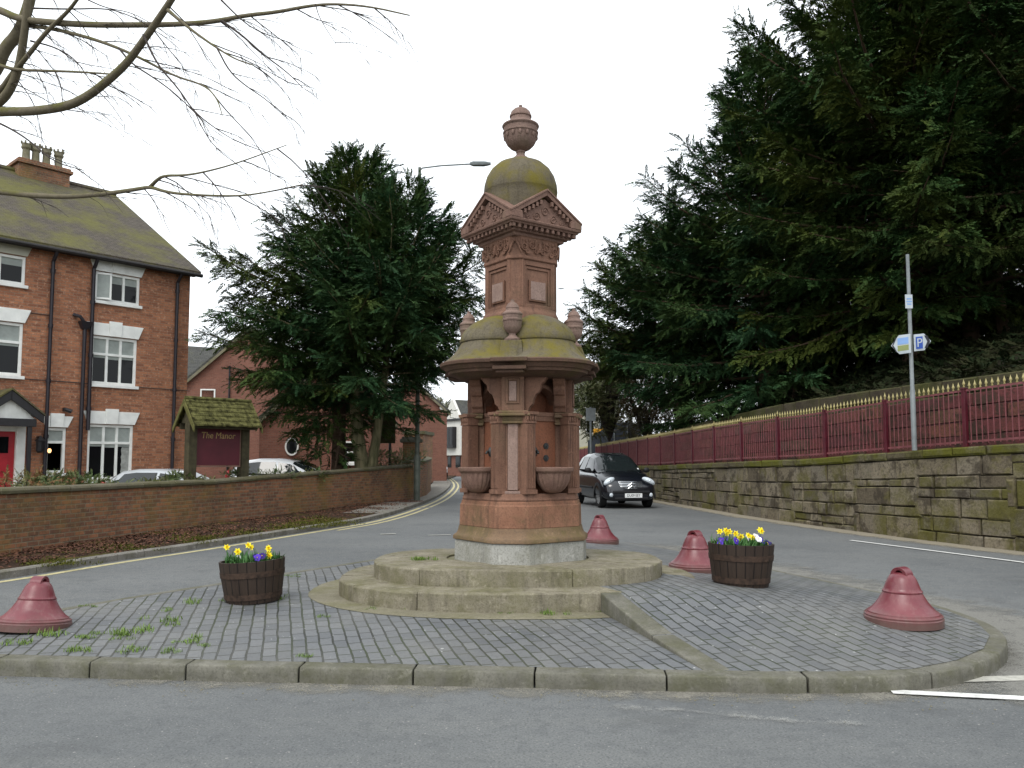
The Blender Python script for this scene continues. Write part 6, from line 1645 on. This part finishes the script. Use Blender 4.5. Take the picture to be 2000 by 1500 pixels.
def yew(name, base, z0, z1, R, prof, seed, nl, label, group, crownmat, barkmat, trunks, sc=1.0, dens=1.0, cx=(0, 0), el0=(-4, 58), side=None, gap=1.0):
    r = random.Random(seed); o = empty(name, base, 0, label, 'tree', group)
    tb = MB()
    for pts, rads in trunks:
        tb.tube(smooth3(pts), np.interp(np.linspace(0, 1, len(smooth3(pts))), np.linspace(0, 1, len(rads)), rads), 10)
    tb.build('trunk', barkmat, o, smooth=60)
    lb = MB(); pos, dr, ss = [], [], []
    for i in range(nl):
        t = (i + r.random()) / nl
        t = t ** .85
        az = i * 2.39996 + r.uniform(-.5, .5)
        z = z0 + (z1 - z0) * t * .93
        ox, oy = cx[0] * t, cx[1] * t
        L = R * prof(t) * r.uniform(.66, 1.1)
        if side and L > .5:
            L *= side(az, t)
        e0 = radians(el0[0] + (el0[1] - el0[0]) * t ** 1.3 + r.uniform(-9, 9))
        e1 = e0 - radians(r.uniform(4, 26) * (1 - t))
        p = Vector((ox + .1 * cos(az), oy + .1 * sin(az), z - L * sin((e0 + e1) / 2) * .55 * (1 if t > .15 else .4)))
        if p.z < z0 - .9: p.z = z0 - .9 + r.uniform(0, .6)
        n = max(5, int(L * 2.2)); pts = [p.copy()]; h = az
        for k in range(n):
            s = (k + 1) / n; e = e0 + (e1 - e0) * s + (.30 * s * s if s > .6 else 0)
            h += r.uniform(-.12, .12)
            p = p + Vector((cos(h) * cos(e), sin(h) * cos(e), sin(e))) * (L / n); pts.append(p.copy())
        lb.tube(pts, [.012 + .022 * L / 2 * (1 - k / n) for k in range(n + 1)], 5, cap=False)
        nb = max(4, int(L * 8.5 * dens))
        for k in range(nb):
            s = .16 + .84 * ((k + r.random()) / nb) ** .8
            f = s * n; j = min(int(f), n - 1); q = pts[j].lerp(pts[j + 1], f - j); d = (pts[j + 1] - pts[j]).normalized()
            sg = 1 if k % 2 else -1; a = sg * radians(r.uniform(24, 72)); ca, sa = cos(a), sin(a)
            bl = (.30 + .16 * L * (1.12 - s)) * r.uniform(.6, 1.35)
            bd = Vector((d.x * ca - d.y * sa, d.x * sa + d.y * ca, d.z * .6 + r.uniform(-.42, .30))).normalized()
            m_ = max(2, int(bl / (.17 * sc) * gap))
            for c in range(m_):
                u = (c + .5) / m_; bp_ = q + bd * bl * u; bp_.z -= .22 * bl * u * u
                jd = bd + Vector((r.uniform(-.6, .6), r.uniform(-.6, .6), r.uniform(-.5, .35) - .25 * u))
                pos.append(tuple(bp_)); dr.append(tuple(jd)); ss.append(sc * r.choice((.6, .8, 1.0, 1.2)) * r.uniform(.8, 1.15))
        for k in range(3): pos.append(tuple(pts[-1] - (pts[-1] - pts[-2]) * k * .5)); dr.append(tuple((pts[-1] - pts[-2]) + Vector((r.uniform(-.1, .1), r.uniform(-.1, .1), .06)))); ss.append(sc * 1.05)
    lb.build('limbs', barkmat, o)
    V, Q = instance(pos, dr, ss, seed)
    npmesh('crown', V, Q, crownmat, o)
    return o, len(pos)
def smooth3(p): return smoothline(p, 2)
COUNT = []
GY = gz(25)
# the pair of yews behind the left wall
TA = (-5.55, 26.2, GY)
o, c = yew('yew_tree', TA, 2.5, 11.7, 4.25, lambda t: (.55 + 1.8 * t if t < .27 else 1.02) * (1.0 if t < .45 else 1 - .78 * ((t - .45) / .55)) , 11, 125,
    'dark yew tree with a red brown trunk, left of the pair behind the brick wall', 'pair of yews behind the wall', MAT['yew_mid'], MAT['bark'],
    [([(0, 0, -.2), (.03, 0, 1.2), (0, .05, 3), (.1, 0, 6), (.3, 0, 10.5)], [.30, .24, .2, .12, .03])], .70, 2.3, (.45, 0),
    side=lambda az, t: 1.0 + .12 * max(0, -cos(az)) * (1 if t < .5 else 0) - (.22 * max(0, cos(az)) if t < .3 else 0)); COUNT.append(c)
TB = (-4.55, 25.4, GY)
o, c = yew('yew_tree', TB, 3.0, 10.3, 3.7, lambda t: (.6 + 1.3 * t if t < .3 else 1.0) * (1.0 if t < .5 else 1 - .72 * ((t - .5) / .5)), 12, 120,
    'dark yew tree with a pale forked trunk, right of the pair behind the brick wall', 'pair of yews behind the wall', MAT['yew_blue'], MAT['bark2'],
    [([(0, 0, -.2), (0, 0, .7), (-.25, 0, 2.2), (-.42, .05, 4.2), (-.35, 0, 7.5)], [.30, .26, .19, .15, .05]), ([(.03, 0, .3), (.22, 0, 1.2), (.42, 0, 2.6), (.62, .05, 4.2), (.8, .1, 8)], [.2, .17, .13, .10, .04])], .70, 2.3, (1.1, 0),
    side=lambda az, t: 1.0 + (.12 * max(0, cos(az)) if .25 < t < .6 else 0)); COUNT.append(c)
o, c = yew('yew_tree', (-5.62, 25.2, GY), .95, 3.0, .95, lambda t: .75 + .3 * t, 13, 22, 'small low yew growth skirting the left trunk behind the brick wall', None, MAT['yew_dark'], MAT['bark'],
    [([(0, 0, -.1), (.2, .3, 1.5), (.3, .5, 2.6)], [.05, .04, .02])], .8, 1.0, (.2, 0), (-15, 10)); COUNT.append(c)
# the big yews on the bank to the right
BIG = 'big dark yews on the bank'
def rtree(px, Y, zb, z0, z1, R, prof, seed, nl, lab, mt, sc=.82, dens=2.3, tr=.3, side=None, el0=(-8, 58), gap=.95):
    x = (px - 1000) / 1600 * Y
    o, c = yew('yew_tree', (x, Y, zb), z0 - zb, z1 - zb, R, prof, seed, nl, lab, BIG, MAT[mt], MAT['bark'],
        [([(0, 0, -.6), (.05, 0, 1.5), (.15, .1, (z1 - zb) * .4), (0, 0, (z1 - zb) * .8)], [tr * 1.25, tr, tr * .7, .06])], sc, dens, (0, 0), el0, side, gap); COUNT.append(c)
rtree(1500, 28.5, 3.6, 3.2, 17.0, 5.9, lambda t: (.85 + .4 * t if t < .3 else .97) * (1 if t < .4 else 1 - .86 * ((t - .4) / .6)), 21, 150, 'broad dark yew at the left edge of the group, its boughs sweeping low', 'yew_blue')
rtree(1335, 33, 2.7, 5.0, 11.2, 4.6, lambda t: 1.05 * (1 if t < .5 else 1 - .7 * ((t - .5) / .5)), 22, 105, 'lower yew with long upturned boughs reaching towards the fountain urns', 'yew_mid', el0=(2, 50))
rtree(1790, 23.5, 4.3, 4.9, 18.5, 5.6, lambda t: (.85 + .5 * t if t < .3 else 1.0) * (1 if t < .6 else 1 - .6 * ((t - .6) / .4)), 23, 165, 'tallest yew with hanging sprays above the direction sign', 'yew_mid')
rtree(2080, 20.5, 4.5, 5.9, 17, 4.6, lambda t: 1.0, 24, 110, 'yew at the right edge of the picture above the gilded railings', 'yew_dark')
rtree(1690, 31, 3.9, 3.9, 18.5, 5.4, lambda t: 1.0 if t < .6 else 1 - .6 * ((t - .6) / .4), 25, 130, 'dark yew standing behind the others in the middle of the group', 'yew_dark')
rtree(1900, 30, 4.9, 5.9, 17, 5.2, lambda t: 1.0, 26, 105, 'deep shaded yew behind the tallest one with light showing under its boughs', 'yew_dark')
# bare stems under the crowns
for i, (px, Y, zt, rr, lb) in enumerate(((1905, 23.8, 9, .26, 'stout reddish trunk rising under the right-hand yews'), (1862, 24.6, 9, .12, 'slim pale leaning stem left of the stout trunk under the yews'), (1968, 22.5, 9, .18, 'dark trunk nearest the right edge under the yews'), (1560, 26.5, 7, .2, 'dark trunk on the bank in deep shade near the middle of the yews'))):
    x = (px - 1000) / 1600 * Y; o = empty('tree_stem', (x, Y, 3.6), 0, lb, 'tree trunk', 'trunks under the yews'); m = MB()
    m.tube(smooth3([(0, 0, -.4), (.05, 0, 1.2), (-.15 if i != 1 else -.5, 0, 3.2), (-.1 if i != 1 else -.9, 0, zt - 3.6)]), np.linspace(rr * 1.15, rr * .6, len(smooth3([(0, 0, 0)] * 4))), 9)
    m.build('trunk', MAT['bark'], o, smooth=60)
# ivy and dead leaves over the bank
ri = np.random.RandomState(12); far_n = offset(far, 1); pos, dr, ss = [], [], []
bvh_pts = []
for k in range(11000):
    i = ri.randint(0, len(far) - 1); t = ri.rand(); a = far[i].lerp(far[i + 1], t); n = (far_n[i] - far[i]).lerp(far_n[i + 1] - far[i + 1], t)
    if not 8 < a.y < 45: continue
    d = ri.uniform(1.85, 9.5); kk2 = lerpt([(24, 1.0), (45, .45), (75, .3)], a.y)
    h = lerpt([(1.9, 0), (3.2, .45), (5.5, 1.35), (8, 1.95), (12, 2.2)], d)
    p = (a.x + n.x * d, a.y + n.y * d, zt_u(a) - .10 + h * kk2 + ri.uniform(0, .22) * ri.rand())
    b = ri.uniform(0, 6.28); pos.append(p); dr.append((cos(b), sin(b), ri.uniform(-.1, .8))); ss.append(ri.uniform(.5, 1.0))
V, Q = instance(pos, dr, ss, 61)
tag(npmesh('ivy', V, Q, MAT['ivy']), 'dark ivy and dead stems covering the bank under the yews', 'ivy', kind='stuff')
# lighter bushes between the fountain and the yews
def bush(name, px, py_top, py_bot, Y, R, n, mat, lab, seed, sc=.8, grp=None, cat='bush', zc=None):
    zt, zb = P(px, py_top, Y).z, P(px, py_bot, Y).z; x = (px - 1000) / 1600 * Y; r = random.Random(seed); o = empty(name, (x, Y, zb), 0, lab, cat, grp)
    H = zt - zb; pos, dr, ss = [], [], []; m = MB()
    for k in range(max(5, n // 60)):
        a = r.uniform(0, 6.28); e = Vector((cos(a) * R * r.uniform(.2, .85), sin(a) * R * r.uniform(.2, .85), H * r.uniform(.4, .95)))
        m.tube([(0, 0, -.3), e * .45 + Vector((0, 0, H * .12)), e], [.035 * max(.4, H / 3), .022 * max(.4, H / 3), .005], 5)
    m.build('stems', MAT['twig'], o)
    cl = [(Vector((r.uniform(-1, 1) * R * .75, r.uniform(-1, 1) * R * .7, H * r.uniform(.12, .85))), r.uniform(.3, .55)) for _ in range(14)]
    for k in range(n):
        c, q = r.choice(cl); v = Vector((r.gauss(0, 1), r.gauss(0, 1), r.gauss(0, 1))).normalized(); rad = R * q * r.uniform(.6, 1.05)
        p = c + Vector((v.x * rad, v.y * rad, v.z * min(rad, H * .45)))
        p.z = min(max(p.z, .02), H); pos.append(tuple(p)); dr.append((v.x + r.uniform(-.5, .5), v.y + r.uniform(-.5, .5), v.z * .6 + r.uniform(-.2, .6))); ss.append(sc)
    V, Q = instance(pos, dr, ss, seed); npmesh('foliage', V, Q, mat, o); return o
BT = spray_templates(6, 9, .3, .11, .035, 3)
bush('bush', 1190, 665, 850, 40, 2.1, 2600, MAT['bush'], 'rounded olive green bush tree just right of the fountain canopy', 31, .8, 'bushes below the yews')
bush('bush', 1262, 712, 850, 38, 1.8, 1500, MAT['brownbush'], 'brownish twiggy bush under the low yew boughs', 32, .9, 'bushes below the yews')
bush('bush', 1325, 730, 822, 34.5, 1.4, 1000, MAT['brownbush'], 'reddish brown leafy bush beside the far end of the bank wall', 33, .7, 'bushes below the yews')
bush('bush', 1240, 775, 862, 46, 1.6, 600, MAT['bush'], 'dull green low bush above the dark boarded gate', 34, .8, 'bushes below the yews')
bush('bush', 1225, 655, 760, 52, 2.0, 700, MAT['yew_mid'], 'dark green bush tree behind the olive one', 35, 1.1, 'bushes below the yews')
for i, (px, t, b, Y, R, n, lb) in enumerate(((1430, 640, 800, 31, 2.2, 900, 'dark undergrowth thicket at the left foot of the yews'), (1560, 610, 780, 30, 2.4, 1000, 'dark undergrowth thicket at the middle foot of the yews'), (1680, 620, 740, 29, 2.0, 1000, 'dark undergrowth left of the direction sign under the yews'), (1840, 610, 700, 27.5, 1.7, 800, 'dark undergrowth right of the direction sign under the yews'), (1960, 590, 670, 26, 1.6, 800, 'dark undergrowth at the right edge under the yews'))):
    bush('undergrowth', px, t, b, Y, R, n, MAT['yew_dark'], lb, 90 + i, 1.1, 'thickets under the yews', 'bush')
# plants along the top of the left wall
for i, (px, t, b, Y, R, n, mt, lb) in enumerate(((25, 915, 965, 14.3, .55, 330, 'redshrub', 'red tinged shrub behind the wall below the red front door'), (75, 925, 962, 14.9, .35, 150, 'shrub', 'small pale shrub behind the wall below the porch post'), (125, 920, 958, 15.2, .6, 360, 'shrub', 'green shrub behind the wall below the small lit window'),
        (215, 928, 950, 16.3, .55, 240, 'shrub', 'low shrub behind the wall below the large ground floor window'), (300, 925, 945, 17.2, .5, 220, 'shrub', 'low shrub behind the wall right of the large ground floor window'), (355, 918, 940, 17.9, .42, 200, 'shrub', 'shrub behind the wall at the left post of the name sign'), (402, 922, 938, 18.2, .3, 120, 'shrub', 'small shrub behind the wall under the maroon board'),
        (478, 908, 930, 19.6, .42, 240, 'shrub', 'leafy shrub behind the wall at the right post of the name sign'), (545, 908, 926, 20.7, .4, 200, 'shrub', 'shrub behind the wall in front of the white car'), (612, 912, 922, 22.0, .35, 110, 'shrub', 'low shrub behind the wall right of the white car'),
        (758, 880, 908, 27.2, .9, 420, 'bush', 'bright green bush behind the wall under the brown notice board'), (798, 878, 900, 28.6, .5, 180, 'shrub', 'dark green bush next to the gate pier'))):
    bush('shrub', px, t + (13 if Y < 27 else 4), b + 12, Y, R, n, MAT[mt], lb, 50 + i, .3 if Y < 21 else .42, 'plants along the boundary wall', 'shrub')
# wooded hill far behind the white house
hl = MB(); rows = []
for i, (x0, hgt) in enumerate(((-160, 2), (-90, 14), (-40, 22), (-18, 19), (0, 12), (30, 6))): rows.append([(x0, 190, 0), (x0, 230, hgt * .8), (x0, 300, hgt), (x0, 380, 0)])
hl.loft(rows, False, 0, False); tag(hl.build('hill', MAT['hill'], smooth=60, sub=1), kind='structure')
r = random.Random(77); pos, dr, ss = [], [], []
for k in range(46):
    x = -16 - 20 * r.random(); y = r.uniform(200, 262); h = r.uniform(6, 10); zb = 8
    for q in range(150):
        a = r.uniform(0, 6.28); rad = 2.6 * sqrt(r.random()); p = (x + cos(a) * rad, y + sin(a) * rad, zb + h * r.uniform(.1, 1) + 3 * (r.random() - .5)); pos.append(p); dr.append((cos(a) * .5, sin(a) * .5, r.uniform(.2, 1))); ss.append(4.0)
V, Q = instance(pos, dr, ss, 5)
tag(npmesh('woodland', V, Q, MAT['greywood']), 'hazy grey green bare wood on the hill far behind the white house', 'wood', kind='stuff')

# ------------------------------------------------------------------ bare mossy tree overhanging at top left
bt = empty('bare_tree', (-7.35, 10.2, gz(10.2) + .08), 0, 'leafless mossy tree with long branches and drooping twigs at the top left', 'tree')
bo = Vector(bt.location)
m = MB(); m.tube(smooth3([(0, 0, -.2), (-.05, 0, 1.0), (.05, .05, 2.4), (-.1, 0, 4.2), (.15, .1, 6.6), (.3, 0, 8.6)]), np.linspace(.34, .10, len(smooth3([(0, 0, 0)] * 6))), 12); m.build('trunk', MAT['mossbark'], bt, smooth=60)
rt = random.Random(8)
def zpath(pts, ya, yb, sc=.4, ox=0, oy=0):
    n = len(pts) - 1
    return [P(x * sc + ox, y * sc + oy, ya + (yb - ya) * i / n) - bo for i, (x, y) in enumerate(pts)]
LIMB = [  # traced over the crop of the photo's corner (2.5x); start/end distance; start/end radius (m)
    ([(-480, 130), (-150, -10), (0, 50), (100, 95), (250, 110), (450, 122), (700, 122), (900, 118), (1050, 105), (1200, 75), (1350, 60), (1500, 30), (1620, 18), (1800, 30), (2000, 75)], 10.1, 7.6, .058, .006, ),
    ([(-480, 600), (-200, 560), (0, 545), (150, 545), (330, 520), (430, 470), (520, 400), (620, 310), (700, 200), (770, 100), (850, -20), (930, -160)], 10.1, 8.2, .07, .03),
    ([(-420, 700), (-150, 480), (-20, 350), (20, 240), (90, 165), (130, 60), (155, -40), (190, -200)], 10.2, 9.6, .09, .055),
    ([(-420, 760), (-150, 600), (0, 500), (50, 440), (90, 340), (110, 230), (125, 120), (140, -60)], 10.2, 9.4, .065, .04),
    ([(-300, 700), (0, 450), (60, 360), (130, 280), (230, 150), (330, 60), (390, -20)], 10.2, 9.0, .045, .016),
    ([(-480, 980), (-200, 925), (0, 935), (150, 955), (350, 962), (530, 945), (680, 922), (735, 912), (800, 935), (900, 950), (1150, 960), (1300, 940), (1480, 900)], 10.1, 8.0, .048, .004),
    ([(735, 912), (765, 880), (800, 857), (900, 857), (1000, 840), (1150, 800), (1400, 708)], 8.9, 8.0, .024, .004),
    ([(-200, 260), (0, 320), (80, 342), (250, 346), (400, 352), (550, 362)], 10.1, 9.0, .03, .008),
    ([(140, 125), (260, 140), (440, 185), (580, 235), (700, 290), (850, 372), (1000, 415), (1060, 480), (1085, 560)], 9.6, 8.2, .028, .004),
    ([(820, 50), (890, 110), (960, 165), (1060, 235), (1150, 290), (1240, 320)], 8.4, 8.0, .022, .004),
    ([(1080, 100), (1180, 170), (1290, 270), (1400, 350), (1480, 430)], 8.0, 7.8, .014, .003),
    ([(1080, 0), (1170, 90), (1250, 150), (1430, 213)], 8.0, 7.8, .010, .003),
    ([(700, 170), (770, 320), (870, 430), (950, 550), (1070, 640), (1140, 682)], 8.6, 8.2, .014, .003),
    ([(950, 545), (1000, 650), (1060, 730), (1140, 790)], 8.3, 8.2, .007, .003),
    ([(580, 235), (640, 310), (760, 385), (860, 460), (940, 540)], 9.0, 8.4, .013, .004),
    ([(-100, 560), (40, 620), (150, 690), (260, 790), (400, 830)], 9.8, 9.0, .016, .004),
    ([(1060, 235), (1120, 350), (1200, 420), (1300, 485), (1390, 570)], 8.0, 7.9, .010, .003),
    ([(150, 200), (270, 230), (370, 290), (430, 380), (480, 450)], 9.6, 9.0, .012, .003),
    ([(270, 350), (300, 420), (305, 500)], 9.6, 9.4, .010, .004),
    ([(75, 410), (140, 440), (250, 505)], 9.6, 9.4, .010, .003),
    ([(1540, 20), (1560, 90), (1640, 215)], 7.7, 7.7, .006, .002), ([(160, 40), (330, 45), (520, 40), (620, 70), (700, 110)], 9.4, 8.8, .012, .004), ([(430, 0), (520, 40), (640, 60), (730, 110)], 9.0, 8.7, .008, .003)]
tw = MB()
def twig(p, d, L, rad, depth, n=6):
    pts = [p.copy()]; q = p.copy(); d = d.normalized()
    for k in range(n):
        d = (d + Vector((rt.uniform(-.16, .16), rt.uniform(-.2, .2), rt.uniform(-.20, .08)))).normalized(); q = q + d * L / n; pts.append(q.copy())
    tw.tube(pts, [max(rad * (1 - k / (n + .3)), .0014) for k in range(n + 1)], 4, cap=False)
    if depth:
        for k in range(1, n):
            if rt.random() < .8:
                e = (pts[k + 1] - pts[k]).normalized(); s = rt.choice((-1, 1))
                twig(pts[k], e + Vector((s * rt.uniform(-.2, .55), rt.uniform(-.5, .5), rt.uniform(-.65, .25))), L * rt.uniform(.3, .6), rad * .55, depth - 1, 5)
for i, (pts, ya, yb, ra, rb) in enumerate(LIMB):
    p3 = smooth3(zpath(pts, ya, yb)); n = len(p3)
    m = MB(); m.tube(p3, [ra + (rb - ra) * (k / (n - 1)) ** .8 for k in range(n)], 8)
    m.build('branch', MAT['mossbark'] if ra > .02 else MAT['twig'], bt, smooth=60)
    k = 6
    while k < n - 1:
        q = p3[k] + bo
        if q.y > 0 and q.x / q.y * 1600 + 1000 > -60 and ra < .1:
            e = (p3[k + 1] - p3[k]).normalized(); s = 1 if e.x > -.1 else -1
            twig(p3[k], Vector((abs(e.x) * .8 + rt.uniform(.1, .7), rt.uniform(-.5, .5), rt.uniform(-.85, .12))), rt.uniform(.45, 1.15) * (.75 if rb < .004 else 1), min(.0075, ra * .3 + .002), 1)
        k += rt.choice((3, 4, 5, 6)) if ra > .012 else rt.choice((3, 4))
tw.build('twigs', MAT['twig'], bt)

# ================================================================== LITTER, MOSS
rl_ = np.random.RandomState(6); V, Q = [], []
klp = [Vector((p.x, p.y, 0)) for p in KERB_L]; wlp = resample(WALL_L, .3)
for k in range(20000):
    w_ = wlp[rl_.randint(0, len(wlp))]
    kk_ = min(klp, key=lambda p: (p.y - w_.y + .6) ** 2 + (p.x - w_.x) ** 2 * .2) if k % 40 == 0 or k == 0 else kk_
    if k % 40 == 0: w0_, kq_ = w_, kk_
    t = rl_.beta(1.1, 1.5); p = w0_.lerp(kq_, .06 + t * .80) + Vector((rl_.uniform(-.3, .3), rl_.uniform(-.3, .3), 0))
    if not 5 < p.y < 27 or (p.y > 19 and rl_.rand() < .6): continue
    z = gz(p.y) + .09 + rl_.uniform(0, .025); a = rl_.uniform(0, 6.28); s = rl_.uniform(.014, .030); tx, ty = rl_.uniform(-.5, .5, 2)
    d = np.array((cos(a), sin(a), tx)) * s; n = np.array((-sin(a), cos(a), ty)) * s * .6; c = np.array((p.x, p.y, z + .01)); b = len(V)
    V += [c - d, c - n, c + d, c + n]; Q.append((b, b + 1, b + 2, b + 3))
tag(npmesh('leaf_litter', np.array(V), np.array(Q), MAT['litter']), 'brown fallen leaves strewn over the verge below the old brick wall', 'fallen leaves', kind='stuff')
sp = []
for px, py, n, dx, dy in ((100, 1098, 60, 60, 7), (470, 1040, 60, 50, 6), (620, 1020, 240, 75, 9), (560, 1030, 60, 40, 5), (380, 1052, 90, 45, 8), (240, 1070, 80, 60, 6)):
    for k in range(n):
        c = GP(px + rl_.normal(0, dx * .5), py + rl_.normal(0, dy * .5), .09); sp.append((c.x, c.y, c.z - .005, rl_.uniform(.6, 1.2)))
tag(blades('moss', sp, 14, .05, .007, MAT['mosspatch'], None, .13, 1.6, 9), 'yellow green moss and grass patches on the leafy verge', 'moss', kind='stuff')
# pale grit and bits on the tarmac near the kerb
V, Q = [], []
for k in range(260):
    t = rl_.rand(); x = rl_.uniform(-4.5, 3.2); y = (isl_y(max(min(x, 3), -4.9)) or 5.6) - abs(rl_.normal(0, .22)) - .03
    s = rl_.uniform(.003, .010); b = len(V); c = np.array((x, y, gz(y) + .004)); a = rl_.uniform(0, 6.28)
    d = np.array((cos(a), sin(a), .0)) * s; n = np.array((-sin(a), cos(a), 0)) * s * .7; u = np.array((0, 0, s * .6)); V += [c - d, c - n, c + d, c + n, c + u]; Q += [(b, b + 1, b + 4, b + 4), (b + 1, b + 2, b + 4, b + 4), (b + 2, b + 3, b + 4, b + 4), (b + 3, b, b + 4, b + 4)]
V = np.array(V); Q = np.array(Q)
me = bpy.data.meshes.new('grit'); me.from_pydata([tuple(v) for v in V], [], [tuple(q[:3]) for q in Q]); me.materials.append(MAT['apron']); go = bpy.data.objects.new('grit', me); COL.objects.link(go)
tag(go, 'pale grit and small stones scattered on the tarmac along the kerb', 'grit', kind='stuff')
print('sprays', COUNT, sum(COUNT))
